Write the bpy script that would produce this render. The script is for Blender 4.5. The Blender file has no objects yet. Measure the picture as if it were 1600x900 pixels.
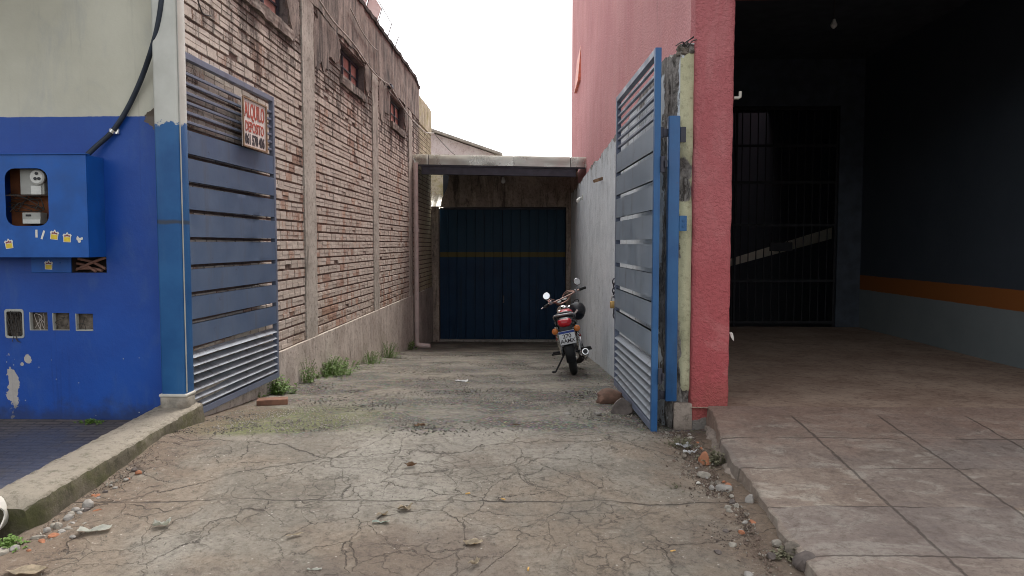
import bpy, bmesh, math, random
from mathutils import Vector, Matrix, Euler, noise as mn
random.seed(7)
R = math.radians
sc = bpy.context.scene
C = sc.collection

# ------------------------------------------------------------------ camera
F = 1155.0
YAW, PITCH = R(1.59), R(3.42)
cam_d = bpy.data.cameras.new('camera'); cam = bpy.data.objects.new('camera', cam_d); C.objects.link(cam)
cam_d.lens = 36*F/1600; cam_d.sensor_width = 36; cam_d.clip_end = 2000; cam_d.clip_start = 0.05
cam.rotation_euler = (R(90)-PITCH, 0, YAW)
sc.camera = cam
CR = Euler((R(90)-PITCH, 0, YAW)).to_matrix()
def ray(px, py): return CR @ Vector(((px-800)/F, -(py-450)/F, -1))
def PY(px, py, Y): d = ray(px, py); return d*(Y/d.y)
def PX(px, py, X): d = ray(px, py); return d*(X/d.x)

# ------------------------------------------------------------------ ground heights
def sst(a, b, t):
    t = min(1, max(0, (t-a)/(b-a))); return t*t*(3-2*t)
def gz(x, y):
    if y > 4.9: z = -(0.82+0.0909*min(y, 20.2))
    elif y > 1.5: z = -1.2654-0.10*(4.9-y)
    else: z = -1.6054
    w = sst(1.2, 2.4, -x)*(1-sst(6, 8, y))*sst(1, 2.5, y)
    w2 = sst(0.35, 0.95, x)*(1-sst(5.6, 7.0, y))*sst(3.6, 4.6, y)
    if 0.5 < y < 5.46: z -= 0.22*sst(2.52, 2.72, -x)
    return z-0.03*w-0.05*w2
def PG(px, py):
    d = ray(px, py); t = 2.0
    while t < 40:
        p = d*t
        if p.z < gz(p.x, p.y): break
        t += 0.01
    p.z = gz(p.x, p.y); return p
def sidewalk_z(y): return -1.332-0.03*(5.45-y)
def pave_z(y): return -1.655+0.0875*y if y > 2 else -1.48

# ------------------------------------------------------------------ materials
class G:
    def __init__(s, m):
        m.use_nodes = True; s.t = m.node_tree; s.t.nodes.clear()
        s.out = s.t.nodes.new('ShaderNodeOutputMaterial'); s.b = s.t.nodes.new('ShaderNodeBsdfPrincipled')
        s.t.links.new(s.b.outputs[0], s.out.inputs[0])
    def N(s, ty, **k):
        n = s.t.nodes.new('ShaderNode'+ty)
        for a, v in k.items(): setattr(n, a, v)
        return n
    def put(s, sock, v):
        if v is None: return
        if hasattr(v, 'is_output'): s.t.links.new(v, sock)
        else:
            if sock.type == 'RGBA' and not hasattr(v, '__len__'): v = (v, v, v, 1)
            if sock.type == 'RGBA' and len(v) == 3: v = (*v, 1)
            sock.default_value = v
    def pos(s): return s.N('NewGeometry').outputs['Position']
    def nor(s): return s.N('NewGeometry').outputs['True Normal']
    def obj(s): return s.N('TexCoord').outputs['Object']
    def attr(s, name): return s.N('Attribute', attribute_name=name).outputs['Fac']
    def map(s, v, sc=(1, 1, 1), loc=(0, 0, 0)):
        n = s.N('Mapping'); s.put(n.inputs[0], v); n.inputs['Scale'].default_value = sc; n.inputs['Location'].default_value = loc
        return n.outputs[0]
    def noise(s, v, sc, det=5, ro=0.55, dist=0, col=False):
        n = s.N('TexNoise'); s.put(n.inputs['Vector'], v); n.inputs['Scale'].default_value = sc
        n.inputs['Detail'].default_value = det; n.inputs['Roughness'].default_value = ro; n.inputs['Distortion'].default_value = dist
        return n.outputs['Color' if col else 'Fac']
    def vor(s, v, sc, feat='DISTANCE_TO_EDGE', out='Distance'):
        n = s.N('TexVoronoi', feature=feat); s.put(n.inputs['Vector'], v); n.inputs['Scale'].default_value = sc
        return n.outputs[out]
    def mr(s, v, a, b, c=0., d=1.):
        n = s.N('MapRange', interpolation_type='SMOOTHSTEP'); s.put(n.inputs[0], v)
        for i, x in enumerate((a, b, c, d)): n.inputs[i+1].default_value = x
        return n.outputs[0]
    def m(s, op, a, b=None, c=None):
        n = s.N('Math', operation=op); s.put(n.inputs[0], a); s.put(n.inputs[1], b); s.put(n.inputs[2], c); return n.outputs[0]
    def v(s, op, a, b):
        n = s.N('VectorMath', operation=op); s.put(n.inputs[0], a)
        if op == 'SCALE': s.put(n.inputs['Scale'], b)
        else: s.put(n.inputs[1], b)
        return n.outputs[0]
    def mix(s, f, a, b, mode='MIX'):
        n = s.N('Mix', data_type='RGBA', blend_type=mode); s.put(n.inputs[0], f); s.put(n.inputs[6], a); s.put(n.inputs[7], b)
        return n.outputs[2]
    def sep(s, v):
        n = s.N('SeparateXYZ'); s.put(n.inputs[0], v); return n.outputs
    def bump(s, h, st=0.5, d=0.01, prev=None):
        n = s.N('Bump'); s.put(n.inputs['Height'], h); n.inputs['Strength'].default_value = st; n.inputs['Distance'].default_value = d
        if prev is not None: s.put(n.inputs['Normal'], prev)
        return n.outputs[0]
    def fin(s, col, ro=0.8, bump=None, metal=0., spec=0.4, **k):
        s.put(s.b.inputs['Base Color'], col); s.put(s.b.inputs['Roughness'], ro); s.put(s.b.inputs['Metallic'], metal)
        s.put(s.b.inputs['Specular IOR Level'], spec)
        if bump is not None: s.put(s.b.inputs['Normal'], bump)
        for a, v in k.items(): s.put(s.b.inputs[a], v)
def mk(name):
    m = bpy.data.materials.new(name); return m, G(m)
def plain(name, col, ro=0.6, metal=0., var=0.25, sc=8, bump=0.15, spec=0.4, dirt=None, dirt_amt=0.5, **k):
    """paint, metal, plastic or stone with uneven tone and a little dirt"""
    m, g = mk(name); o = g.obj()
    n = g.noise(o, sc, 6, 0.6)
    c = g.mix(g.mr(n, 0.3, 0.7), tuple(x*(1-var) for x in col), tuple(min(1, x*(1+var)) for x in col))
    if dirt:
        c = g.mix(g.m('MULTIPLY', g.mr(g.noise(o, sc*0.45, 6, 0.7, 0.6), 0.5, 0.72), dirt_amt), c, dirt)
    g.fin(c, g.mr(g.noise(o, sc*2, 4), 0.2, 0.8, max(0.05, ro-0.12), min(1, ro+0.12)), g.bump(g.noise(o, sc*6, 5), bump, 0.004), metal, spec, **k)
    return m

def mat_ground():
    m, g = mk('ground'); p = g.pos(); x, y, z = g.sep(p)
    warp = g.v('SCALE', g.v('SUBTRACT', g.noise(p, 1.7, 4, 0.6, col=True), (0.5, 0.5, 0.5)), 0.42)
    warp2 = g.v('SCALE', g.v('SUBTRACT', g.noise(p, 7, 5, 0.7, col=True), (0.5, 0.5, 0.5)), 0.13)
    q = g.v('ADD', g.v('ADD', p, warp), warp2)
    qf = g.map(q, (1, 1, 0))
    big = g.noise(p, 0.7, 4, 0.55); mid = g.noise(p, 3.1, 6, 0.62); fine = g.noise(p, 38, 6, 0.7); grit = g.noise(p, 150, 3, 0.6)
    # apron
    a = g.mix(g.mr(mid, 0.32, 0.68), (0.175, 0.152, 0.120), (0.270, 0.240, 0.196))
    a = g.mix(g.m('MULTIPLY', g.mr(big, 0.46, 0.66), 0.6), a, (0.37, 0.345, 0.295))
    red = g.m('ADD', g.noise(p, 1.1, 5, 0.6), g.mr(x, -1.2, 1.2, -0.06, 0.09))
    a = g.mix(g.m('MULTIPLY', g.mr(red, 0.46, 0.62), 0.5), a, (0.245, 0.178, 0.122))
    dk = g.noise(g.map(p, (1, 1.8, 1), (3.1, 1.7, 0)), 0.9, 6, 0.65)
    a = g.mix(g.m('MULTIPLY', g.mr(dk, 0.57, 0.66), 0.45), a, (0.145, 0.108, 0.082))
    e1 = g.vor(qf, 1.35); e2 = g.vor(qf, 3.6); e3 = g.vor(qf, 8.5)
    cg = g.noise(p, 0.9, 3); cg2 = g.noise(g.map(p, loc=(7, 3, 0)), 1.3, 3)
    w1 = g.mr(cg2, 0.3, 0.7, 0.0008, 0.0085)
    c1 = g.m('SUBTRACT', 1, g.m('DIVIDE', e1, w1)); c1 = g.m('MULTIPLY', g.m('MAXIMUM', c1, 0), g.mr(g.noise(g.map(p, loc=(2, 8, 0)), 0.8, 3, 0.6), 0.40, 0.56, 0.12, 1))
    c5 = g.m('MULTIPLY', g.mr(g.vor(g.map(q, (0.55, 1.0, 0), (5, 2, 0)), 0.62), 0.0, 0.004, 0.9, 0), 1.0)
    c1 = g.m('MAXIMUM', c1, c5)
    c2 = g.m('MULTIPLY', g.mr(e2, 0.0, 0.015, 0.9, 0), g.mr(cg, 0.45, 0.56))
    c3 = g.m('MULTIPLY', g.mr(e3, 0.0, 0.038, 0.8, 0), g.mr(cg2, 0.55, 0.64))
    j = g.m('ABSOLUTE', g.m('SUBTRACT', g.m('ADD', y, g.mr(g.noise(p, 5, 4), 0, 1, -0.035, 0.035)), 3.86))
    c4 = g.mr(j, 0.002, 0.010, 0.9, 0)
    ck = g.m('MAXIMUM', g.m('MAXIMUM', c1, c2), g.m('MAXIMUM', g.m('MULTIPLY', c3, 0.8), c4))
    ck = g.m('MINIMUM', ck, 1)
    # alley: worn concrete with exposed pebbles
    peb = g.vor(p, 40, 'F1'); pebc = g.vor(p, 40, 'F1', 'Color')
    b = g.mix(g.mr(mid, 0.3, 0.7), (0.185, 0.168, 0.136), (0.285, 0.262, 0.218))
    b = g.mix(g.m('MULTIPLY', g.mr(g.noise(p, 0.9, 5, 0.6), 0.46, 0.62), 0.7), b, (0.29, 0.255, 0.20))
    bs = g.m('MULTIPLY', g.mr(g.noise(p, 1.6, 5, 0.65), 0.38, 0.58), 0.8)
    b = g.mix(g.m('MULTIPLY', bs, g.mr(peb, 0.22, 0.5)), b, (0.042, 0.040, 0.034))
    b = g.mix(g.m('MULTIPLY', g.mr(g.noise(p, 21, 5, 0.75), 0.50, 0.62), 0.6), b, (0.07, 0.064, 0.052))
    b = g.mix(g.m('MULTIPLY', bs, 0.45), b, pebc, 'OVERLAY')
    tr = g.m('ADD', y, g.mr(g.noise(p, 2.2, 5, 0.6), 0, 1, -0.28, 0.28))
    f = g.mr(tr, 4.78, 5.12)
    c = g.mix(f, a, b)
    # moss on the left, loose red soil near the right kerb
    ms = g.m('MULTIPLY', g.mr(y, 4.75, 5.0), g.mr(y, 5.3, 7.2, 1, 0))
    ms = g.m('MULTIPLY', ms, g.m('MULTIPLY', g.mr(x, -2.0, -0.2, 1, 0), g.mr(x, -2.9, -2.2)))
    mm = g.mr(g.m('ADD', g.noise(p, 2.6, 7, 0.7), g.m('MULTIPLY', ms, 0.28)), 0.48, 0.80)
    mm = g.m('MULTIPLY', g.m('MULTIPLY', mm, ms), g.mr(fine, 0.3, 0.6, 0.35, 1))
    c = g.mix(g.m('MINIMUM', g.m('MULTIPLY', mm, 1.2), 0.9), c, g.mix(fine, (0.085, 0.095, 0.028), (0.20, 0.215, 0.075)))
    em = g.m('MULTIPLY', g.mr(g.m('ADD', x, g.mr(g.noise(p, 4, 5), 0, 1, -0.3, 0.3)), 0.72, 1.05), g.mr(y, 5.0, 5.7, 1, 0))
    lm = g.m('MULTIPLY', g.mr(g.m('ADD', x, g.mr(g.noise(p, 3, 5), 0, 1, -0.4, 0.4)), -2.35, -1.95, 1, 0), g.mr(y, 6.0, 7.2, 1, 0))
    em = g.m('MAXIMUM', em, lm)
    c = g.mix(g.m('MULTIPLY', em, 0.72), c, g.mix(fine, (0.105, 0.07, 0.048), (0.235, 0.165, 0.115)))
    c = g.mix(g.m('MULTIPLY', g.m('MULTIPLY', ck, g.mr(g.noise(p, 4.3, 4, 0.6), 0.35, 0.55, 0.25, 0.9)), g.mr(f, 0, 1, 1, 0.15)), c, (0.036, 0.027, 0.022))
    gt = g.noise(p, 30, 8, 0.85); g2 = g.noise(p, 11, 8, 0.82, 0.4)
    c = g.mix(g.mr(gt, 0.33, 0.52, 0.75, 0.0), c, (0.065, 0.054, 0.042))
    c = g.mix(g.mr(gt, 0.54, 0.70, 0.0, 0.5), c, (0.45, 0.41, 0.34))
    c = g.mix(g.mr(g2, 0.34, 0.50, 0.6, 0.0), c, (0.085, 0.070, 0.055))
    c = g.mix(g.mr(g2, 0.56, 0.68, 0.0, 0.35), c, (0.40, 0.365, 0.30))
    st_ = g.mr(g.noise(p, 5.5, 8, 0.78, 0.8), 0.55, 0.70, 0.0, 0.45)
    c = g.mix(st_, c, (0.10, 0.085, 0.068))
    sx_ = g.m('DIVIDE', g.m('SUBTRACT', x, -0.52), 0.62); sy_ = g.m('DIVIDE', g.m('SUBTRACT', y, 3.12), 0.42)
    sq = g.m('ADD', g.m('SQRT', g.m('ADD', g.m('MULTIPLY', sx_, sx_), g.m('MULTIPLY', sy_, sy_))), g.mr(g.noise(p, 2.6, 6, 0.6), 0.2, 0.8, -0.55, 0.55))
    c = g.mix(g.m('MULTIPLY', g.mr(sq, 0.85, 1.1, 1, 0), 0.38), c, g.mix(fine, (0.075, 0.05, 0.04), (0.15, 0.108, 0.085)))
    c = g.mix(0.10, c, (0, 0, 0))
    sp = g.m('MULTIPLY', g.mr(g.vor(p, 26, 'F1'), 0.10, 0.16, 1, 0), g.mr(g.noise(p, 7), 0.52, 0.6))
    c = g.mix(g.m('MULTIPLY', sp, 0.6), c, (0.5, 0.46, 0.40))
    # asphalt of the street behind the camera
    c = g.mix(g.mr(y, 1.3, 1.5, 1, 0), c, g.mix(grit, (0.03, 0.03, 0.03), (0.075, 0.072, 0.07)))
    h = g.m('ADD', g.m('MULTIPLY', fine, 0.5), g.m('ADD', g.m('MULTIPLY', gt, 0.9), g.m('MULTIPLY', g2, 1.2)))
    h = g.m('SUBTRACT', h, g.m('MULTIPLY', ck, 1.4))
    h = g.m('SUBTRACT', h, g.m('MULTIPLY', g.m('MULTIPLY', f, peb), 0.7))
    g.fin(c, g.mr(mid, 0.3, 0.7, 0.72, 0.95), g.bump(h, 0.75, 0.012), 0, 0.35)
    return m

def mat_pave():
    m, g = mk('pavement'); p = g.pos(); x, y, z = g.sep(p)
    mid = g.noise(p, 2.7, 7, 0.66); fine = g.noise(p, 34, 6, 0.7); lay = g.noise(g.map(p, (1.5, 2.8, 2), (1, 5, 0)), 1.7, 9, 0.74, 0.9)
    c = g.mix(g.mr(mid, 0.32, 0.68), (0.205, 0.152, 0.118), (0.31, 0.243, 0.190))
    c = g.mix(g.m('MULTIPLY', g.mr(lay, 0.50, 0.60), 0.75), c, (0.42, 0.375, 0.31))
    c = g.mix(g.m('MULTIPLY', g.mr(lay, 0.44, 0.39), 0.5), c, (0.15, 0.115, 0.10))
    cell = g.N('TexWhiteNoise', noise_dimensions='2D')
    fx = g.m('FLOOR', g.m('DIVIDE', g.m('SUBTRACT', x, 1.22), 0.6)); fy = g.m('FLOOR', g.m('DIVIDE', g.m('SUBTRACT', y, 3.225), 0.5))
    cv = g.N('CombineXYZ'); g.put(cv.inputs[0], fx); g.put(cv.inputs[1], fy); g.put(cell.inputs['Vector'], cv.outputs[0])
    c = g.mix(g.m('MULTIPLY', cell.outputs[0], 0.6), c, (0.185, 0.16, 0.15))
    redm = g.m('MULTIPLY', g.mr(g.m('ADD', y, g.mr(mid, 0, 1, -0.7, 0.7)), 4.3, 5.2), 0.6)
    c = g.mix(redm, c, (0.25, 0.155, 0.115))
    wob = g.mr(g.noise(p, 11, 4, 0.6), 0, 1, -0.012, 0.012)
    def joint(co, o, per):
        u = g.m('DIVIDE', g.m('SUBTRACT', g.m('ADD', co, wob), o), per)
        fr = g.m('SUBTRACT', u, g.m('ROUND', u)); return g.m('MULTIPLY', g.m('ABSOLUTE', fr), per)
    inside = g.mr(y, 5.14, 5.2, 1, 0)
    jx = g.m('MULTIPLY', g.mr(joint(x, 1.22, 0.6), 0.003, 0.013, 1, 0), g.mr(x, 1.45, 1.5))
    jy = g.m('MULTIPLY', g.mr(joint(y, 3.225, 0.5), 0.003, 0.009, 1, 0), g.mr(g.noise(p, 1.9, 3), 0.40, 0.50))
    jj = g.m('MULTIPLY', g.m('MAXIMUM', jx, jy), inside)
    c = g.mix(g.m('MULTIPLY', jj, 0.68), c, (0.035, 0.026, 0.022))
    gt = g.noise(p, 30, 8, 0.85); g2 = g.noise(p, 10, 8, 0.82, 0.4)
    c = g.mix(g.mr(gt, 0.33, 0.52, 0.6, 0.0), c, (0.085, 0.064, 0.050))
    c = g.mix(g.mr(gt, 0.54, 0.70, 0.0, 0.4), c, (0.44, 0.385, 0.315))
    c = g.mix(g.mr(g2, 0.34, 0.50, 0.5, 0.0), c, (0.10, 0.075, 0.06))
    c = g.mix(g.mr(g2, 0.57, 0.68, 0.0, 0.35), c, (0.40, 0.35, 0.285))
    st_ = g.mr(g.noise(p, 4.2, 9, 0.8, 1.0), 0.54, 0.68, 0.0, 0.5)
    c = g.mix(st_, c, (0.115, 0.085, 0.068))
    edge = g.m('MULTIPLY', g.mr(x, 1.16, 1.24, 1, 0), 0.5)
    c = g.mix(edge, c, g.mix(fine, (0.09, 0.075, 0.06), (0.30, 0.26, 0.21)))
    h = g.m('SUBTRACT', g.m('ADD', g.m('MULTIPLY', gt, 0.9), g.m('ADD', g.m('MULTIPLY', g2, 1.2), g.m('MULTIPLY', lay, 0.8))), jj)
    g.fin(c, g.mr(lay, 0.35, 0.6, 0.6, 0.9), g.bump(h, 0.55, 0.012), 0, 0.4)
    return m

def mat_concrete(name, lo, hi, dark=(0.04, 0.036, 0.03), streak=0.5, moss=None, topcol=None, moss_z=None, sc=1., thr=0.5, bump=0.5, light=None):
    m, g = mk(name); p = g.pos(); x, y, z = g.sep(p)
    mid = g.noise(p, 2.2*sc, 7, 0.65); fine = g.noise(p, 30*sc, 6, 0.7)
    st = g.noise(g.map(p, (3.4, 3.4, 0.6)), 1.2*sc, 9, 0.76, 0.9)
    c = g.mix(g.mr(mid, 0.3, 0.7), lo, hi)
    if light: c = g.mix(g.m('MULTIPLY', g.mr(g.noise(g.map(p, (3, 3, 0.7), (4, 9, 2)), 1.5*sc, 6, 0.7), 0.5, 0.62), 0.8), c, light)
    c = g.mix(g.m('MULTIPLY', g.mr(st, thr, thr+0.16), streak), c, dark)
    if moss:
        mf = g.mr(g.noise(p, 4.5, 7, 0.7), 0.42, 0.66)
        if topcol:
            nzv = g.sep(g.nor())[2]; tf = g.mr(nzv, 0.25, 0.75); c = g.mix(tf, c, g.mix(mid, topcol, tuple(v*1.5 for v in topcol))); mf = g.m('MULTIPLY', mf, g.mr(nzv, 0.2, 0.7, 1, 0.15))
        if moss_z: mf = g.m('MULTIPLY', mf, g.mr(z, moss_z[0], moss_z[1]))
        c = g.mix(g.m('MULTIPLY', mf, 0.8), c, g.mix(fine, tuple(v*0.55 for v in moss), moss))
    gr2 = g.noise(p, 16*sc, 8, 0.82, 0.3)
    c = g.mix(g.mr(gr2, 0.34, 0.52, 0.6, 0.0), c, dark)
    c = g.mix(g.mr(gr2, 0.55, 0.70, 0.0, 0.3), c, tuple(min(0.8, v*1.5) for v in hi))
    g.fin(c, 0.9, g.bump(g.m('ADD', fine, g.m('MULTIPLY', mid, 1.5)), bump, 0.012), 0, 0.25)
    return m

def mat_brick():
    m, g = mk('painted_brick'); p = g.pos(); x, y, z = g.sep(p)
    r = g.attr('rnd'); r2 = g.attr('rnd2')
    fine = g.noise(p, 42, 6, 0.7); mid = g.noise(p, 5, 6, 0.65)
    st = g.noise(g.map(p, (1, 2.6, 0.5), (0, 2.2, 0)), 1.15, 7, 0.68, 0.35)
    st2 = g.noise(g.map(p, (1, 1.6, 0.45), (3, 8.3, 4)), 1.0, 8, 0.72, 0.5)
    c = g.mix(r, (0.48, 0.41, 0.355), (0.62, 0.545, 0.48))
    c = g.mix(g.mr(mid, 0.35, 0.7, 0, 0.5), c, (0.54, 0.455, 0.385))
    # bare red brick where the paint went
    bare = g.m('ADD', st2, g.m('ADD', g.mr(r2, 0, 1, -0.10, 0.10), g.mr(z, -1.1, -0.3, 0.05, 0.0)))
    bf = g.mr(g.m('ADD', bare, g.mr(fine, 0.3, 0.7, -0.06, 0.06)), 0.575, 0.65)
    c = g.mix(g.m('MULTIPLY', bf, 0.62), c, g.mix(r, (0.26, 0.10, 0.055), (0.42, 0.20, 0.11)))
    # black mould running down from the top and under the sills
    up = g.m('ADD', g.mr(z, -0.4, 2.7, -0.10, 0.11), g.mr(z, 1.3, 2.6, 0.0, 0.10))
    mo = g.m('ADD', g.m('ADD', st, up), g.m('ADD', g.mr(r2, 0, 1, -0.05, 0.05), g.mr(fine, 0.3, 0.7, -0.07, 0.07)))
    c = g.mix(g.m('MULTIPLY', g.mr(mo, 0.555, 0.73), 0.84), c, (0.062, 0.047, 0.042))
    # damp, ochre foot
    ft = g.m('MULTIPLY', g.mr(z, -1.15, -0.55, 1, 0), g.mr(g.noise(p, 2.1, 5), 0.45, 0.6))
    c = g.mix(g.m('MULTIPLY', ft, 0.5), c, (0.16, 0.10, 0.045))
    ye = g.m('MULTIPLY', g.mr(y, 16.9, 17.6), 0.55)  # far wall end: mossy tint plus yellowish light painted into the bricks
    c = g.mix(ye, c, (0.55, 0.50, 0.30))
    c = g.mix(g.mr(fine, 0.25, 0.6, 0.45, 0), c, g.mix(0.6, c, (0.06, 0.045, 0.04)))
    g.fin(c, 0.9, g.bump(g.m('ADD', fine, mid), 0.5, 0.006), 0, 0.25)
    return m

def mat_facade():
    m, g = mk('two_tone_paint'); p = g.pos(); x, y, z = g.sep(p)
    big = g.noise(p, 1.1, 5, 0.6); fine = g.noise(p, 60, 5, 0.65); mid = g.noise(p, 6, 6, 0.65)
    up = g.mix(g.mr(big, 0.3, 0.7), (0.52, 0.505, 0.41), (0.63, 0.615, 0.51))
    dk = g.mr(g.noise(p, 10, 5, 0.7), 0.70, 0.74)
    up = g.mix(g.m('MULTIPLY', dk, 0.6), up, (0.14, 0.13, 0.11))
    lo = g.mix(g.mr(big, 0.3, 0.7), (0.004, 0.048, 0.27), (0.007, 0.070, 0.35))
    f = g.mr(g.m('ADD', z, g.mr(mid, 0, 1, -0.006, 0.006)), 0.938, 0.944)
    c = g.mix(f, lo, up)
    # peeling: bare plaster low on the left, grime at the foot
    def blob(cx, cz, rx, rz, amp):
        ax = g.m('DIVIDE', g.m('SUBTRACT', x, cx), rx); az = g.m('DIVIDE', g.m('SUBTRACT', z, cz), rz)
        q = g.m('SQRT', g.m('ADD', g.m('MULTIPLY', ax, ax), g.m('MULTIPLY', az, az)))
        return g.mr(g.m('ADD', q, g.mr(g.noise(p, 9, 6, 0.7), 0.2, 0.8, -amp, amp)), 0.97, 1.03, 1, 0)
    pf = g.m('MAXIMUM', g.m('MAXIMUM', blob(-3.945, -1.07, 0.042, 0.19, 0.8), blob(-3.815, -0.87, 0.026, 0.034, 0.7)), blob(-3.865, -0.91, 0.014, 0.014, 0.5))
    c = g.mix(pf, c, g.mix(mid, (0.30, 0.27, 0.24), (0.50, 0.47, 0.44)))
    du = g.m('MULTIPLY', g.mr(g.noise(g.map(p, (2.5, 2.5, 1.1)), 1.3, 8, 0.72, 0.6), 0.48, 0.72), g.mix(f, 0.30, 0.16)); c = g.mix(du, c, (0.07, 0.14, 0.30))
    rn = g.m('MULTIPLY', g.mr(g.noise(g.map(p, (9, 9, 0.3)), 1.3, 7, 0.75, 0.3), 0.56, 0.72), 0.35); c = g.mix(rn, c, g.mix(f, (0.006, 0.02, 0.09), (0.27, 0.26, 0.22)))
    gr = g.m('MULTIPLY', g.mr(g.m('ADD', z, g.mr(mid, 0, 1, -0.15, 0.15)), -1.32, -1.14, 1, 0), 0.7)
    c = g.mix(gr, c, (0.02, 0.03, 0.075))
    sp = g.m('MULTIPLY', g.mr(g.vor(p, 16, 'F1'), 0.05, 0.09, 1, 0), g.mr(g.m('ADD', g.noise(p, 3), g.mr(z, -1.2, -0.2, 0.08, -0.3)), 0.52, 0.56))
    c = g.mix(sp, c, (0.4, 0.42, 0.45))
    # broken plaster patch beside the pillar
    dx = g.m('SUBTRACT', x, -2.785); dz = g.m('SUBTRACT', z, 0.925)
    dd = g.m('SQRT', g.m('ADD', g.m('MULTIPLY', g.m('MULTIPLY', dx, dx), 1.4), g.m('MULTIPLY', g.m('MULTIPLY', dz, dz), 2.6)))
    hf = g.mr(g.m('ADD', dd, g.mr(g.noise(p, 14, 5, 0.7), 0, 1, -0.09, 0.09)), 0.085, 0.10, 1, 0)
    c = g.mix(hf, c, g.mix(mid, (0.05, 0.04, 0.032), (0.17, 0.13, 0.10)))
    h = g.m('SUBTRACT', g.m('MULTIPLY', fine, 0.25), g.m('ADD', pf, g.m('MULTIPLY', hf, 3)))
    g.fin(c, g.mix(f, 0.42, 0.8), g.bump(g.m('ADD', h, mid), 0.35, 0.008), 0, 0.4)
    return m

def mat_stucco(name='pink_stucco', a=(0.42, 0.120, 0.130), b=(0.50, 0.165, 0.172), fade=0.3):
    m, g = mk(name); p = g.pos(); x, y, z = g.sep(p)
    big = g.noise(p, 0.8, 6, 0.6); st = g.noise(g.map(p, (2.2, 2.2, 0.5)), 1.2, 9, 0.76, 0.8); fine = g.noise(p, 110, 4, 0.6); co = g.noise(p, 42, 4, 0.6)
    c = g.mix(g.mr(big, 0.3, 0.7), a, b)
    c = g.mix(g.m('MULTIPLY', g.mr(st, 0.40, 0.66), fade), c, (0.62, 0.34, 0.335))
    lo = g.mr(g.m('ADD', z, g.mr(big, 0, 1, -0.4, 0.4)), -1.2, 1.2, 0.75, 0.0)  # redder downwards; bright haze over the upper wall painted as a gradient
    c = g.mix(lo, c, (0.40, 0.070, 0.076))
    sp = g.mr(g.noise(g.map(p, (1.6, 1.6, 5)), 7, 5, 0.7), 0.74, 0.77)
    c = g.mix(g.m('MULTIPLY', sp, 0.7), c, (0.12, 0.05, 0.05))
    pt = g.mr(g.noise(p, 1.6, 5, 0.65, 0.5), 0.58, 0.62); c = g.mix(g.m('MULTIPLY', pt, 0.22), c, (0.62, 0.26, 0.25))
    dr = g.m('MULTIPLY', g.mr(g.noise(g.map(p, (3, 3, 0.4), (2, 2, 2)), 1.6, 9, 0.78, 0.8), 0.56, 0.74), 0.30); c = g.mix(dr, c, (0.20, 0.085, 0.08))
    spl = g.m('MULTIPLY', g.mr(g.m('ADD', z, g.mr(g.noise(p, 5, 6, 0.7), 0.2, 0.8, -0.22, 0.22)), -1.25, -0.85, 1, 0), 0.45); c = g.mix(spl, c, (0.27, 0.10, 0.075))
    bl = g.m('ADD', g.m('ADD', z, g.m('MULTIPLY', g.m('MINIMUM', x, 1.5), -0.36)), g.mr(g.noise(p, 9, 5, 0.7), 0, 1, -0.05, 0.05))
    bt = g.mr(bl, -1.745, -1.735, 1, 0)
    bt = g.m('MULTIPLY', bt, g.mr(y, 5.8, 5.9, 1, 0))
    c = g.mix(bt, c, (0.22, 0.20, 0.18))
    h = g.m('ADD', g.mr(co, 0.35, 0.65), g.m('MULTIPLY', fine, 0.5))
    g.fin(c, 0.85, g.bump(h, 0.8, 0.007), 0, 0.2)
    return m

def mat_oldwall():
    m, g = mk('old_limewash'); p = g.pos(); x, y, z = g.sep(p)
    d = g.attr('dmg'); e = g.attr('cream')
    mid = g.noise(p, 2.0, 7, 0.66); fine = g.noise(p, 38, 6, 0.7)
    st = g.noise(g.map(p, (3, 2.0, 0.5)), 1.5, 9, 0.76, 0.8)
    c = g.mix(g.mr(mid, 0.3, 0.7), (0.55, 0.60, 0.64), (0.69, 0.735, 0.77))
    sb = g.m('ADD', st, g.mr(z, 0.5, 1.35, 0.0, 0.12))
    sb = g.m('ADD', sb, g.m('MULTIPLY', g.mr(z, -1.9, -0.9, 0.05, 0.0), 1))
    sb = g.m('ADD', sb, g.mr(fine, 0.3, 0.7, -0.05, 0.05))
    c = g.mix(g.m('MULTIPLY', g.mr(sb, 0.595, 0.74), 0.75), c, (0.095, 0.09, 0.085))
    fl = g.m('MULTIPLY', g.mr(g.noise(g.map(p, (7, 7, 2)), 2.4, 4, 0.6), 0.635, 0.67), 0.7)
    c = g.mix(fl, c, (0.13, 0.125, 0.12))
    cr = g.mix(g.mr(mid, 0.3, 0.7), (0.46, 0.445, 0.285), (0.60, 0.58, 0.39))
    cr = g.mix(g.m('MULTIPLY', g.mr(g.noise(p, 18, 7, 0.8), 0.5, 0.68), 0.6), cr, (0.20, 0.18, 0.12))
    c = g.mix(e, c, cr)
    dc = g.mix(g.mr(g.noise(g.map(p, (11, 11, 2.6)), 1.3, 8, 0.75, 1.2), 0.36, 0.62), (0.07, 0.062, 0.055), (0.42, 0.39, 0.36))
    dc = g.mix(g.mr(fine, 0.3, 0.7, 0.5, 0), dc, (0.03, 0.026, 0.022))
    df = g.mr(g.m('ADD', d, g.mr(g.noise(p, 12, 5, 0.7), 0, 1, -0.3, 0.3)), 0.42, 0.54)
    c = g.mix(df, c, dc)
    g.fin(c, 0.9, g.bump(g.m('ADD', fine, g.m('MULTIPLY', mid, 2)), 0.55, 0.010), 0, 0.25)
    return m

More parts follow.
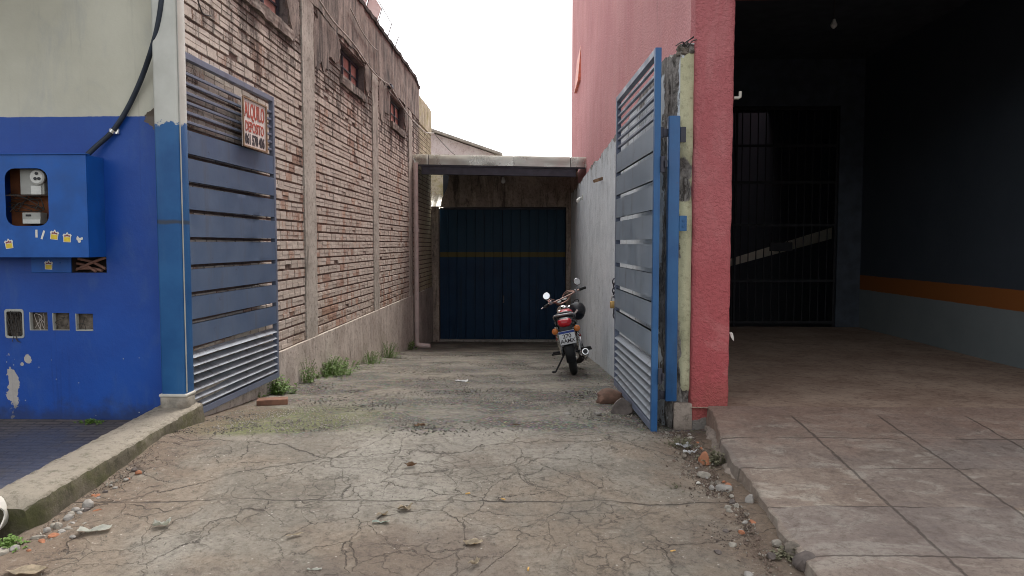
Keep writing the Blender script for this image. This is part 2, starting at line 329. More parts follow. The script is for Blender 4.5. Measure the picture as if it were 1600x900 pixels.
def mat_garage_wall():
    m, g = mk('garage_paint'); p = g.pos(); x, y, z = g.sep(p)
    mid = g.noise(p, 2.2, 6, 0.6); fine = g.noise(p, 40, 5)
    zz = g.m('ADD', z, g.mr(g.noise(p, 6, 4), 0, 1, -0.006, 0.006))
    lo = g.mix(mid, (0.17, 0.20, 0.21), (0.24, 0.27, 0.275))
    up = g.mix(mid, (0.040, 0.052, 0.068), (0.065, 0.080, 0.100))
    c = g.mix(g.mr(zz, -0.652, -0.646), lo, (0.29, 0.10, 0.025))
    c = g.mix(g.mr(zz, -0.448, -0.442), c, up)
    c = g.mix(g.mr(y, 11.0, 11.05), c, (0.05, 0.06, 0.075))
    # sloping pale band along the ramp behind the grille
    s = g.m('ADD', g.m('SUBTRACT', z, 0.11), g.m('MULTIPLY', g.m('SUBTRACT', y, 11.4), 0.103))
    b = g.m('MULTIPLY', g.m('MULTIPLY', g.mr(s, 0, 0.006), g.mr(s, 0.178, 0.184, 1, 0)), g.mr(y, 11.05, 11.1))
    c = g.mix(b, c, (0.85, 0.83, 0.70))
    g.fin(c, 0.75, g.bump(g.m('ADD', fine, mid), 0.3, 0.006), 0, 0.3)
    return m

def mat_sidewalk():
    m, g = mk('sidewalk_paving'); p = g.pos(); x, y, z = g.sep(p)
    b = g.N('TexBrick'); g.put(b.inputs['Vector'], g.v('ADD', p, g.v('SCALE', g.noise(p, 9, 3, col=True), 0.02)))
    b.inputs['Color1'].default_value = (0.085, 0.072, 0.068, 1); b.inputs['Color2'].default_value = (0.13, 0.108, 0.098, 1); b.inputs['Mortar'].default_value = (0.04, 0.036, 0.034, 1)
    b.inputs['Scale'].default_value = 1; b.inputs['Mortar Size'].default_value = 0.009; b.inputs['Brick Width'].default_value = 0.2; b.inputs['Row Height'].default_value = 0.065
    mid = g.noise(p, 2.4, 6, 0.65); fine = g.noise(p, 45, 5, 0.7)
    c = g.mix(g.mr(mid, 0.35, 0.65, 0, 0.35), b.outputs['Color'], (0.14, 0.122, 0.105))
    sp = g.mr(g.m('ADD', g.noise(g.map(p, (1, 0.8, 1), (2, 1, 0)), 1.6, 7, 0.68), g.mr(y, 4.9, 5.35, 0.10, -0.10)), 0.40, 0.72)
    c = g.mix(g.m('MULTIPLY', sp, 0.6), c, (0.055, 0.08, 0.155))
    c = g.mix(g.mr(fine, 0.3, 0.7, 0.4, 0), c, (0.03, 0.028, 0.028))
    g.fin(c, 0.7, g.bump(g.m('SUBTRACT', fine, g.m('MULTIPLY', b.outputs['Fac'], 1.5)), 0.6, 0.006), 0, 0.4)
    return m

def mat_gatepaint(name, col, hi, streak=(0.10, 0.10, 0.11), wear=0.55, metal=0.25, ro=0.42):
    m, g = mk(name); o = g.obj(); p = g.pos()
    n = g.noise(p, 3.5, 6, 0.65); st = g.noise(g.map(p, (5, 5, 0.7)), 1.5, 7, 0.7); fine = g.noise(p, 70, 4)
    c = g.mix(g.mr(n, 0.3, 0.7), col, hi)
    c = g.mix(g.m('MULTIPLY', g.mr(st, 0.52, 0.68), wear), c, streak)
    ru = g.mr(g.noise(p, 6, 8, 0.78), 0.635, 0.70)
    c = g.mix(g.m('MULTIPLY', ru, 0.7), c, (0.10, 0.045, 0.025))
    g.fin(c, g.mr(n, 0.3, 0.7, ro-0.08, ro+0.14), g.bump(g.noise(p, 5, 4), 0.25, 0.012, g.bump(fine, 0.08, 0.002)), metal, 0.5)
    return m

def mat_pillar_post():
    m, g = mk('post_paint'); p = g.pos(); x, y, z = g.sep(p)
    n = g.noise(p, 3, 6, 0.6); st = g.noise(g.map(p, (8, 8, 0.5)), 1.4, 6, 0.7)
    lo = g.mix(g.mr(n, 0.3, 0.7), (0.010, 0.078, 0.235), (0.02, 0.115, 0.30))
    lo = g.mix(g.m('MULTIPLY', g.mr(st, 0.5, 0.7), 0.35), lo, (0.06, 0.15, 0.28))
    up = g.mix(g.mr(n, 0.3, 0.7), (0.46, 0.46, 0.41), (0.58, 0.58, 0.53))
    c = g.mix(g.mr(g.m('ADD', z, g.mr(g.noise(p, 16, 5, 0.7), 0, 1, -0.05, 0.05)), 0.86, 0.875), lo, up)
    j = g.m('MULTIPLY', g.mr(g.m('ABSOLUTE', g.m('SUBTRACT', g.m('ADD', z, g.mr(g.noise(p, 9, 4), 0, 1, -0.012, 0.012)), 0.158)), 0.006, 0.022, 1, 0), 0.8)
    c = g.mix(j, c, (0.05, 0.052, 0.055))
    g.fin(c, 0.42, g.bump(n, 0.2, 0.01), 0.1, 0.45)
    return m

def mat_door():
    m, g = mk('door_paint'); p = g.pos(); x, y, z = g.sep(p)
    n = g.noise(p, 2, 6, 0.6); st = g.noise(g.map(p, (6, 1, 0.35)), 1.3, 6, 0.7)
    c = g.mix(g.mr(n, 0.3, 0.7), (0.016, 0.056, 0.130), (0.023, 0.078, 0.17))
    c = g.mix(g.mr(z, -0.37, -0.36), c, g.mix(n, (0.018, 0.068, 0.125), (0.025, 0.09, 0.155)))
    c = g.mix(g.m('MULTIPLY', g.mr(st, 0.52, 0.7), 0.5), c, (0.03, 0.045, 0.06))
    yb = g.m('MULTIPLY', g.mr(z, -0.352, -0.346), g.mr(z, -0.222, -0.216, 1, 0))
    c = g.mix(yb, c, (0.20, 0.155, 0.045))
    g.fin(c, 0.5, g.bump(n, 0.2, 0.01), 0.1, 0.4)
    return m

def mat_leaf(name, lo, hi):
    m, g = mk(name); o = g.pos()
    c = g.mix(g.noise(o, 22, 3), lo, hi)
    g.fin(c, 0.6, None, 0, 0.3)
    return m

MT = dict(
    ground=mat_ground(), pave=mat_pave(), brick=mat_brick(), facade=mat_facade(), stucco=mat_stucco(), litpink=mat_stucco('lit_pink_stucco', (0.56, 0.235, 0.24), (0.66, 0.315, 0.315), 0.4), oldwall=mat_oldwall(),  # lighter stucco copy for the alley side: its brighter light put into the colour
    garage=mat_garage_wall(), sidewalk=mat_sidewalk(), post=mat_pillar_post(), door=mat_door(),
    mortar=mat_concrete('dark_mortar', (0.13, 0.085, 0.070), (0.22, 0.155, 0.13), (0.03, 0.022, 0.02), 0.6),
    pillar=mat_concrete('pillar_render', (0.36, 0.325, 0.28), (0.50, 0.455, 0.40), (0.08, 0.07, 0.058), 0.8, thr=0.53),
    plinth=mat_concrete('plinth_render', (0.40, 0.345, 0.30), (0.54, 0.475, 0.42), (0.11, 0.09, 0.075), 0.8, thr=0.54, light=(0.60, 0.54, 0.48)),
    beam=mat_concrete('mouldy_render', (0.16, 0.125, 0.105), (0.31, 0.25, 0.215), (0.042, 0.035, 0.032), 0.9, thr=0.46, light=(0.36, 0.295, 0.255)),
    wallend=mat_concrete('lit_lichen_render', (0.40, 0.36, 0.27), (0.55, 0.50, 0.36), (0.10, 0.085, 0.04), 0.8, moss=(0.40, 0.36, 0.12), thr=0.5),  # lichen, plus the yellowish light on the far wall painted into the tone
    coping=mat_concrete('black_coping', (0.05, 0.043, 0.04), (0.14, 0.12, 0.11), (0.02, 0.018, 0.016), 0.7),
    curb=mat_concrete('mossy_kerb', (0.085, 0.074, 0.052), (0.165, 0.142, 0.105), (0.04, 0.036, 0.024), 0.5, moss=(0.085, 0.088, 0.03), thr=0.5, bump=0.8, topcol=(0.205, 0.18, 0.145)),
    curbtop=mat_concrete('kerb_top', (0.20, 0.165, 0.135), (0.34, 0.285, 0.24), (0.07, 0.058, 0.045), 0.35, thr=0.55, bump=0.9),
    rear=mat_concrete('sooty_render', (0.26, 0.215, 0.18), (0.46, 0.38, 0.32), (0.05, 0.044, 0.04), 0.85, thr=0.48, light=(0.52, 0.44, 0.35)),
    jamb=mat_concrete('grey_render', (0.26, 0.245, 0.225), (0.40, 0.38, 0.35), (0.08, 0.074, 0.066), 0.6),
    house=mat_concrete('pink_house_render', (0.70, 0.60, 0.58), (0.80, 0.72, 0.70), (0.36, 0.22, 0.20), 0.5, sc=0.6, thr=0.56),
    floor=mat_concrete('garage_floor', (0.25, 0.172, 0.128), (0.36, 0.27, 0.205), (0.11, 0.065, 0.05), 0.4, bump=0.3),
    slat=mat_gatepaint('slat_blue_paint', (0.155, 0.225, 0.37), (0.21, 0.28, 0.42), (0.19, 0.205, 0.25), 0.45, 0.0, 0.38),
    slatgrey=mat_gatepaint('sky_lit_slat_paint', (0.34, 0.41, 0.49), (0.42, 0.48, 0.55), (0.24, 0.25, 0.27), 0.6, 0.0, 0.36),  # slat paint copy with the right leaf's sky reflection put into its colour
    stile=mat_gatepaint('stile_blue_paint', (0.018, 0.085, 0.225), (0.03, 0.12, 0.28), (0.03, 0.06, 0.12), 0.5, 0.1),
    framedk=mat_gatepaint('frame_paint', (0.11, 0.135, 0.20), (0.16, 0.185, 0.25), (0.08, 0.08, 0.09), 0.5, 0.05),
    louvre=mat_gatepaint('louvre_metal', (0.16, 0.18, 0.21), (0.26, 0.29, 0.325), (0.07, 0.066, 0.066), 0.8, 0.15, 0.5),
    tin=plain('galvanised_sheet', (0.80, 0.78, 0.72), 0.3, 0.85, 0.10, 1.2, 0.1, dirt=(0.50, 0.46, 0.36), dirt_amt=0.5),
    darkbeam=plain('dark_steel', (0.05, 0.05, 0.065), 0.55, 0.3),
    soffit=plain('dark_soffit', (0.15, 0.14, 0.135), 0.8),
    pvc=plain('dirty_pvc', (0.55, 0.45, 0.42), 0.5, 0, 0.12, 4, 0.05, dirt=(0.28, 0.22, 0.19)),
    whitepvc=plain('white_pvc', (0.46, 0.44, 0.39), 0.5, 0, 0.1, 6, 0.05, dirt=(0.25, 0.22, 0.18)),
    boxblue=plain('meter_box_paint', (0.010, 0.088, 0.345), 0.38, 0.1, 0.15, 5, 0.05),
    inside=plain('box_inside', (0.05, 0.035, 0.028), 0.8),
    rustbrown=plain('rusty_board', (0.16, 0.055, 0.022), 0.85, 0, 0.5, 9),
    meter=plain('meter_grey', (0.36, 0.36, 0.33), 0.5, 0, 0.1, 8),
    white=plain('white_plastic', (0.62, 0.62, 0.58), 0.5, 0, 0.1, 12),
    cable=plain('black_conduit', (0.022, 0.030, 0.045), 0.5, 0, 0.3, 10),
    wire=plain('pale_wire', (0.42, 0.37, 0.33), 0.6, 0, 0.3, 6),
    darkwire=plain('dark_wire', (0.04, 0.035, 0.032), 0.6),
    pinktube=plain('salmon_conduit', (0.36, 0.19, 0.14), 0.6),
    hole=plain('hollow_plaster', (0.16, 0.135, 0.11), 0.95, 0, 0.5, 20, 0.6, dirt=(0.03, 0.026, 0.02), dirt_amt=0.8),
    signface=plain('sign_sheet', (0.78, 0.69, 0.64), 0.5, 0, 0.06, 6, 0.05, dirt=(0.42, 0.33, 0.28), dirt_amt=0.4),
    signred=plain('sign_red', (0.42, 0.075, 0.045), 0.5, 0, 0.25, 20),
    signblack=plain('sign_black', (0.035, 0.028, 0.035), 0.5),
    yellow=plain('yellow_print', (0.68, 0.50, 0.045), 0.5, 0, 0.1, 40),
    maroon=plain('maroon_print', (0.22, 0.045, 0.05), 0.5),
    paper=plain('sticker_paper', (0.68, 0.66, 0.60), 0.6, 0, 0.1, 30),
    shutter=plain('salmon_board', (0.66, 0.37, 0.32), 0.8, 0, 0.3, 4, 0.3, dirt=(0.14, 0.08, 0.07)),
    reveal=mat_concrete('window_reveal', (0.12, 0.10, 0.095), (0.24, 0.20, 0.185), (0.03, 0.027, 0.03), 0.8),
    fencepanel=plain('pale_sheet', (0.76, 0.64, 0.62), 0.5, 0, 0.06, 2, 0.05),
    thin=plain('thin_metal', (0.17, 0.13, 0.115), 0.5, 0.6),
    orange=plain('orange_sheet', (0.62, 0.16, 0.09), 0.5),
    grille=plain('grille_paint', (0.012, 0.012, 0.015), 0.8, 0.0),
    bulb=plain('bulb_glass', (0.55, 0.55, 0.52), 0.25),
    wood=plain('weathered_wood', (0.24, 0.15, 0.09), 0.85, 0, 0.3, 14),
    brickred=plain('loose_brick', (0.33, 0.14, 0.075), 0.9, 0, 0.3, 12, 0.5, dirt=(0.19, 0.13, 0.10)),
    brickbrown=plain('brown_block', (0.20, 0.10, 0.065), 0.85, 0, 0.3, 12, 0.4, dirt=(0.11, 0.075, 0.06)),
    rockbrown=plain('brown_rock', (0.145, 0.082, 0.058), 0.85, 0, 0.4, 9, 0.7, dirt=(0.22, 0.16, 0.12)),
    rockgrey=plain('grey_rock', (0.115, 0.095, 0.085), 0.9, 0, 0.4, 9, 0.8, dirt=(0.20, 0.17, 0.15)),
    stone=plain('grey_stone', (0.27, 0.25, 0.225), 0.85, 0, 0.25, 14, 0.5, dirt=(0.20, 0.15, 0.11)),
    chip=plain('mortar_chip', (0.27, 0.245, 0.205), 0.9, 0, 0.3, 14, 0.6, dirt=(0.18, 0.135, 0.10), dirt_amt=0.8),
    gravel=plain('gravel', (0.22, 0.20, 0.17), 0.9, 0, 0.65, 1.3, 0.4),
    soil=plain('crumbs_of_rubble', (0.13, 0.095, 0.075), 0.95, 0, 0.5, 2.5, 0.5),
    dryleaf=plain('dry_leaf', (0.40, 0.33, 0.235), 0.8, 0, 0.3, 30, 0.4),
    palepaper=plain('crumpled_paper', (0.50, 0.50, 0.44), 0.7, 0, 0.12, 25, 0.2),
    greenpaper=plain('greenish_wrapper', (0.36, 0.42, 0.36), 0.6, 0, 0.15, 25, 0.2),
    whitebag=plain('white_bag', (0.66, 0.66, 0.66), 0.45, 0, 0.08, 25, 0.2),
    butt=plain('cigarette_filter', (0.56, 0.34, 0.11), 0.8, 0, 0.15, 60),
    leaf=mat_leaf('weed_leaf', (0.045, 0.105, 0.016), (0.16, 0.25, 0.05)),
    leafdry=mat_leaf('dry_weed', (0.09, 0.085, 0.05), (0.20, 0.19, 0.12)),
    rubber=plain('tyre_rubber', (0.018, 0.018, 0.019), 0.8, 0, 0.3, 30),
    blackpl=plain('black_plastic', (0.015, 0.016, 0.019), 0.4),
    seatv=plain('seat_vinyl', (0.02, 0.02, 0.022), 0.6, 0, 0.2, 20),
    chrome=plain('chrome', (0.62, 0.62, 0.62), 0.18, 1.0, 0.05, 10, 0.02, dirt=(0.3, 0.26, 0.22)),
    alloy=plain('engine_alloy', (0.30, 0.30, 0.31), 0.45, 0.8),
    redpaint=plain('red_tank_paint', (0.42, 0.015, 0.022), 0.25, 0, 0.1, 8, 0.02),
    redlens=plain('red_lens', (0.45, 0.012, 0.022), 0.12, 0, 0.1, 8, 0.02),
    amber=plain('amber_lens', (0.50, 0.15, 0.035), 0.2, 0, 0.1, 8, 0.02),
    copper=plain('rusty_tube', (0.32, 0.20, 0.165), 0.35, 0.6, 0.3, 20),
    mirror=plain('mirror_glass', (0.80, 0.82, 0.83), 0.06, 1.0, 0.02, 5, 0.0),
    platew=plain('plate_white', (0.66, 0.68, 0.70), 0.4, 0, 0.05, 10, 0.02),
    plateblue=plain('plate_blue', (0.03, 0.06, 0.25), 0.4),
    brass=plain('brass', (0.40, 0.26, 0.10), 0.4, 0.8),
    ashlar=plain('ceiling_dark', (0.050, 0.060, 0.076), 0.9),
)

# ------------------------------------------------------------------ object helpers
def top(o, label, cat, group=None, kind=None):
    if label: o['label'] = label
    if cat: o['category'] = cat
    if group: o['group'] = group
    if kind: o['kind'] = kind
    return o
def thing(name, label, cat, loc=(0, 0, 0), group=None, rot=None):
    o = bpy.data.objects.new(name, None); C.objects.link(o); o.location = loc; o.empty_display_size = 0.1
    if rot is not None: o.rotation_euler = rot
    return top(o, label, cat, group)
def obj(name, bm, mat, parent=None, loc=None, local=False, smooth=False, angle=40, recalc=True):
    """link bm as ONE mesh; coordinates are world unless local, and are shifted to the origin of the thing"""
    if recalc: bmesh.ops.recalc_face_normals(bm, faces=bm.faces)
    me = bpy.data.meshes.new(name); 
    o = bpy.data.objects.new(name, me); C.objects.link(o)
    if parent is not None:
        o.parent = parent
        if not local:
            r = parent; L = Vector(r.location)
            while r.parent: r = r.parent; L += Vector(r.location)
            bmesh.ops.translate(bm, verts=bm.verts, vec=-L)
    elif loc is not None:
        if not local: bmesh.ops.translate(bm, verts=bm.verts, vec=-Vector(loc))
        o.location = loc
    bm.to_mesh(me); bm.free()
    if smooth:
        me.polygons.foreach_set('use_smooth', [True]*len(me.polygons)); me.set_sharp_from_angle(angle=R(angle))
    me.materials.append(mat)
    return o
def B(): return bmesh.new()
def box(bm, x0, x1, y0, y1, z0, z1, bev=0, seg=2, mx=None):
    m = Matrix.Translation(((x0+x1)/2, (y0+y1)/2, (z0+z1)/2)) @ Matrix.Diagonal((abs(x1-x0), abs(y1-y0), abs(z1-z0), 1))
    r = bmesh.ops.create_cube(bm, size=1, matrix=m); vs = r['verts']
    if bev:
        es = list({e for v in vs for e in v.link_edges})
        q = bmesh.ops.bevel(bm, geom=es, offset=bev, segments=seg, affect='EDGES', profile=0.5)
        vs = list({v for f in q['faces'] for v in f.verts} | {v for v in vs if v.is_valid})
    if mx is not None: bmesh.ops.transform(bm, matrix=mx, verts=vs)
    return bm
def tube(bm, pts, r, n=8, caps=True):
    pts = [Vector(p) for p in pts]; rings = []
    up = None
    for i, p in enumerate(pts):
        t = (pts[min(i+1, len(pts)-1)]-pts[max(i-1, 0)]).normalized()
        if up is None:
            up = Vector((0, 0, 1)) if abs(t.z) < 0.9 else Vector((1, 0, 0))
        a = (up-t*up.dot(t)).normalized(); b = t.cross(a); up = a
        rr = r[i] if hasattr(r, '__len__') else r
        rings.append([bm.verts.new(p+(a*math.cos(2*math.pi*k/n)+b*math.sin(2*math.pi*k/n))*rr) for k in range(n)])
    for A, Q in zip(rings, rings[1:]):
        for k in range(n): bm.faces.new((A[k], A[(k+1) % n], Q[(k+1) % n], Q[k]))
    if caps: bm.faces.new(rings[0][::-1]); bm.faces.new(rings[-1])
    return bm
def spline(pts, k=6):
    pts = [Vector(p) for p in pts]; out = []
    for i in range(len(pts)-1):
        p0, p1, p2, p3 = pts[max(i-1, 0)], pts[i], pts[i+1], pts[min(i+2, len(pts)-1)]
        for j in range(k):
            t = j/k
            out.append(0.5*((2*p1)+(p2-p0)*t+(2*p0-5*p1+4*p2-p3)*t*t+(3*p1-p0-3*p2+p3)*t**3))
    out.append(pts[-1]); return out
def lathe(bm, prof, n=24, mx=Matrix(), close=False):
    """profile (radius, height) round local z, placed by mx"""
    rings = []
    for r, h in prof:
        rings.append([bm.verts.new(mx @ Vector((r*math.cos(2*math.pi*k/n), r*math.sin(2*math.pi*k/n), h))) for k in range(n)])
    pr = list(zip(rings, rings[1:]))
    if close: pr.append((rings[-1], rings[0]))
    for A, Q in pr:
        for k in range(n): bm.faces.new((A[k], A[(k+1) % n], Q[(k+1) % n], Q[k]))
    if not close:
        for q in (rings[0], rings[-1]):
            bm.faces.new(q)
    return bm
def loft(bm, rings, caps=True):
    V = [[bm.verts.new(p) for p in r] for r in rings]; n = len(V[0])
    for A, Q in zip(V, V[1:]):
        for k in range(n): bm.faces.new((A[k], A[(k+1) % n], Q[(k+1) % n], Q[k]))
    if caps: bm.faces.new(V[0][::-1]); bm.faces.new(V[-1])
    return bm
def sring(c, ax, az, a, b, n=16, e=0.75):
    c, ax, az = Vector(c), Vector(ax), Vector(az); out = []
    for k in range(n):
        t = 2*math.pi*k/n; cs, sn = math.cos(t), math.sin(t)
        out.append(c+ax*a*math.copysign(abs(cs)**e, cs)+az*b*math.copysign(abs(sn)**e, sn))
    return out
def holed(bm, outer, holes, to3):
    """flat panel with holes: loops of 2-D points, to3 places them"""
    es = []
    for lp in [outer]+holes:
        vs = [bm.verts.new(to3(*p)) for p in lp]
        es += [bm.edges.new((vs[i], vs[(i+1) % len(vs)])) for i in range(len(vs))]
    bmesh.ops.triangle_fill(bm, use_beauty=True, use_dissolve=False, edges=es)
def prism(bm, pts, y0, y1, T=Matrix()):
    A = [bm.verts.new(T @ Vector((x, y0, z))) for x, z in pts]; Q = [bm.verts.new(T @ Vector((x, y1, z))) for x, z in pts]; n = len(pts)
    bm.faces.new(A); bm.faces.new(Q[::-1])
    for i in range(n): bm.faces.new((A[i], Q[i], Q[(i+1) % n], A[(i+1) % n]))
    return bm
def rrect(x0, x1, z0, z1, r, n=5):
    out = []
    for cx, cz, a0 in ((x1-r, z1-r, 0), (x0+r, z1-r, 90), (x0+r, z0+r, 180), (x1-r, z0+r, 270)):
        for k in range(n+1):
            a = R(a0+90*k/n); out.append((cx+r*math.cos(a), cz+r*math.sin(a)))
    return out
def nz(p, s, seed=0.): return mn.noise(Vector(p)*s+Vector((seed, seed*1.7, -seed)))
def fb(p, s, o=4, seed=0.): return mn.fractal(Vector(p)*s+Vector((seed, seed*1.3, seed*0.7)), 0.8, 2.0, o)
def jitter(bm, amp, s, seed=0.):
    for v in bm.verts:
        q = v.co*s+Vector((seed,)*3)
        v.co += mn.noise_vector(q)*amp
def rock(bm, c, sx, sy, sz, seed, sub=3, rough=0.25, rz=0., facet=0.):
    r = bmesh.ops.create_icosphere(bm, subdivisions=sub, radius=1)
    q = Matrix.Rotation(rz, 3, 'Z')
    for v in r['verts']:
        n = v.co.copy(); d = 1+rough*fb(n, 1.1, 4, seed)+0.06*fb(n, 4, 3, seed+5)
        p = n*d
        if facet:
            for k in range(7):
                rr = random.Random(seed*31+k); a = Vector((rr.uniform(-1, 1), rr.uniform(-1, 1), rr.uniform(-0.3, 1))).normalized()
                h = p.dot(a); lim = 1-facet*rr.uniform(0.3, 1)
                if h > lim: p -= a*(h-lim)
        if p.z < -0.55: p.z = -0.55
        p = q @ Vector((p.x*sx, p.y*sy, p.z*sz)); v.co = Vector(c)+p+Vector((0, 0, 0.5*sz))
    return bm
def text(body, size, mat, name, parent, mx, bold=0.0, xs=1.0, extr=0.0015, width=None):
    cu = bpy.data.curves.new(name, 'FONT'); cu.body = body; cu.size = size; cu.align_x = 'CENTER'; cu.align_y = 'CENTER'
    cu.extrude = extr; cu.offset = bold; cu.resolution_u = 3
    t = bpy.data.objects.new('t', cu); C.objects.link(t); dg = bpy.context.evaluated_depsgraph_get()
    me = bpy.data.meshes.new_from_object(t.evaluated_get(dg)); bpy.data.objects.remove(t); bpy.data.curves.remove(cu)
    bm = B(); bm.from_mesh(me); bpy.data.meshes.remove(me)
    if width:
        q = [v.co.x for v in bm.verts]; xs = width/(max(q)-min(q)); bmesh.ops.translate(bm, verts=bm.verts, vec=(-(max(q)+min(q))/2, 0, 0))
    bmesh.ops.transform(bm, matrix=mx @ Matrix.Diagonal((xs, 1, 1, 1)), verts=bm.verts)
    return obj(name, bm, mat, parent, local=True)

# ------------------------------------------------------------------ ground
def frange(a, b, s):
    n = max(1, round((b-a)/s)); return [a+(b-a)*i/n for i in range(n+1)]
def uniq(l):
    out = []
    for v in l:
        if not out or v-out[-1] > 1e-6: out.append(v)
    return out
xs = uniq([-300, -80, -25, -12, -6]+frange(-3.1, 1.5, 0.04)+[2.5, 5, 9, 20, 80, 300])
ys = uniq([-300, -60, -20, -6, -1, 0.8, 1.3, 1.5, 2.0]+frange(2.4, 8.5, 0.045)+frange(8.5, 20.3, 0.11)+[22, 30, 60, 150, 300])
bm = B(); grid = []
for y in ys:
    row = []
    for x in xs:
        z = gz(x, y)
        if -3.2 < x < 1.6 and 2.2 < y < 20.4:
            p = (x, y, 0)
            a = sst(4.8, 5.0, y)
            z += (0.006+0.004*a)*fb(p, 2.2, 4)+0.004*a*fb(p, 14, 3, 3)+0.0015*fb(p, 20, 2, 9)
            if y < 4.9: z += 0.004*math.copysign(1, nz(p, 1.4, 4))*sst(0.0, 0.08, abs(nz(p, 1.4, 4)))
        row.append(bm.verts.new((x, y, z)))
    grid.append(row)
for r0, r1 in zip(grid, grid[1:]):
    for i in range(len(xs)-1): bm.faces.new((r0[i], r0[i+1], r1[i+1], r1[i]))
top(obj('ground', bm, MT['ground'], smooth=True, angle=80), 'cracked grey brown concrete driveway running down into the alley', 'ground', kind='structure')

# loose gravel (nobody could count it)
bm = B()
rg = random.Random(3)
def pebble(bm, p, s, rg):
    m = Matrix.Translation(p) @ Euler((rg.uniform(0, 3), rg.uniform(0, 3), rg.uniform(0, 3))).to_matrix().to_4x4() @ Matrix.Diagonal((s*rg.uniform(0.6, 1.3), s, s*rg.uniform(0.4, 0.8), 1))
    vs = [bm.verts.new(m @ Vector(v)) for v in ((1, 0.1, 0), (-0.9, 0, 0.2), (0.1, 1, -0.1), (0, -0.9, 0), (0.2, 0.1, 0.8), (0, 0, -0.9))]
    for a, b in ((0, 2), (2, 1), (1, 3), (3, 0)):
        bm.faces.new((vs[a], vs[b], vs[4])); bm.faces.new((vs[b], vs[a], vs[5]))
k = 0
while k < 11000:
    y = 4.80+0.35*rg.random()+(rg.random()**1.5)*9; x = rg.uniform(-2.5, 0.98)
    if nz((x, y, 0), 0.75, 2) + 0.12*rg.uniform(-1, 1) < -0.02: continue
    pebble(bm, (x, y, gz(x, y)+0.002), rg.uniform(0.003, 0.011)*(1+0.6*(rg.random() > 0.95)), rg); k += 1
for k in range(1300):
    y = rg.uniform(2.7, 4.9); x = rg.uniform(-2.4, 1.15)
    pebble(bm, (x, y, gz(x, y)+0.001), rg.uniform(0.002, 0.0048), rg)
top(obj('gravel', bm, MT['gravel']), 'fine grey gravel scattered over the alley concrete', 'gravel', kind='stuff')

# ------------------------------------------------------------------ left sidewalk and kerb
bm = B(); rows = []
for y in frange(3.45, 5.5, 0.1):
    rows.append([bm.verts.new((x, y, sidewalk_z(y)+0.005*fb((x, y, 0), 1.5, 3))) for x in frange(-3.6, -2.70, 0.09)[::-1]+[-5, -8, -14]])
for r0, r1 in zip(rows, rows[1:]):
    for i in range(len(r0)-1): bm.faces.new((r0[i], r0[i+1], r1[i+1], r1[i]))
e0 = rows[0]; lo = [bm.verts.new((v.co.x, v.co.y-0.02, -1.62)) for v in e0]
for i in range(len(e0)-1): bm.faces.new((e0[i], e0[i+1], lo[i+1], lo[i]))
top(obj('sidewalk', bm, MT['sidewalk'], smooth=True), 'dark brick paved sidewalk stained with blue paint', 'sidewalk', kind='structure')

def kerb_top(y): return -1.20-0.045*(5.45-y)
bm = B(); rows = []
prof = [(-2.735, -0.30), (-2.733, -0.012), (-2.715, 0), (-2.66, 0.004), (-2.6, 0.006), (-2.54, 0.005), (-2.48, 0.003), (-2.447, -0.001), (-2.434, -0.012), (-2.428, -0.05), (-2.418, -0.11), (-2.41, -0.16), (-2.40, -0.30)]
for y in frange(3.56, 5.46, 0.018):
    k = sst(3.68, 3.54, y) if y < 3.68 else 0
    row = []
    for x, dz in prof:
        xx = -2.795+(x+2.735)*(1-0.16*k*k)
        zz = kerb_top(y)+dz-0.05*k*k
        p = Vector((xx, y, zz)); a = 0.004+0.003*(dz < 0.002 and dz > -0.05)
        p += Vector((1.2*a*fb(p, 13, 5), 0, a*fb(p, 22, 4, 4)-0.012*max(0, fb((xx, y, 2), 7, 3)-0.5)*(dz > -0.05)))
        row.append(bm.verts.new(p))
    rows.append(row)
for r0, r1 in zip(rows, rows[1:]):
    for i in range(len(prof)-1): bm.faces.new((r0[i], r0[i+1], r1[i+1], r1[i]))
bm.faces.new(rows[0]); bm.faces.new(rows[-1][::-1])
kb = obj('kerb', bm, MT['curb'], smooth=True, angle=50)
top(kb, 'mossy raised concrete kerb beside the brick paved sidewalk', 'kerb', kind='structure')

# ------------------------------------------------------------------ blue and white building on the left
YF = 5.45
bb = thing('blue_building', 'building front painted cream above and deep blue below, left of the alley', 'building', (-6, YF, -1.3))
def fz(py, px=100, Y=YF): return PY(px, py, Y).z
def fx(px, py=300, Y=YF): return PY(px, py, Y).x
sock = [(8, 36, 484, 527), (46, 74, 488, 516), (82, 108, 489, 516), (118, 145, 490, 517)]
rec = (112, 166, 398, 426)
holes = []
for a, b, c, d in sock+[rec]:
    holes.append([(fx(a, c), fz(d, a)), (fx(b, c), fz(d, a)), (fx(b, c), fz(c, a)), (fx(a, c), fz(c, a))])
bm = B()
holed(bm, [(-14, -1.6), (-2.742, -1.6), (-2.742, 4.6), (-14, 4.6)], holes, lambda u, w: Vector((u, YF, w)))
for q in ([(-14, 5.7, -1.6), (-2.735, 5.7, -1.6), (-2.735, 5.7, 4.6), (-14, 5.7, 4.6)], [(-2.735, 5.45, -1.6), (-2.735, 5.7, -1.6), (-2.735, 5.7, 4.6), (-2.735, 5.45, 4.6)], [(-14, 5.45, 4.6), (-2.735, 5.45, 4.6), (-2.735, 5.7, 4.6), (-14, 5.7, 4.6)]):
    bm.faces.new([bm.verts.new(p) for p in q])
obj('wall', bm, MT['facade'], bb)
bm = B(); box(bm, -14, -3.3, 4.1, YF-0.003, 2.35, 2.5, 0.01); obj('awning', bm, MT['white'], bb)
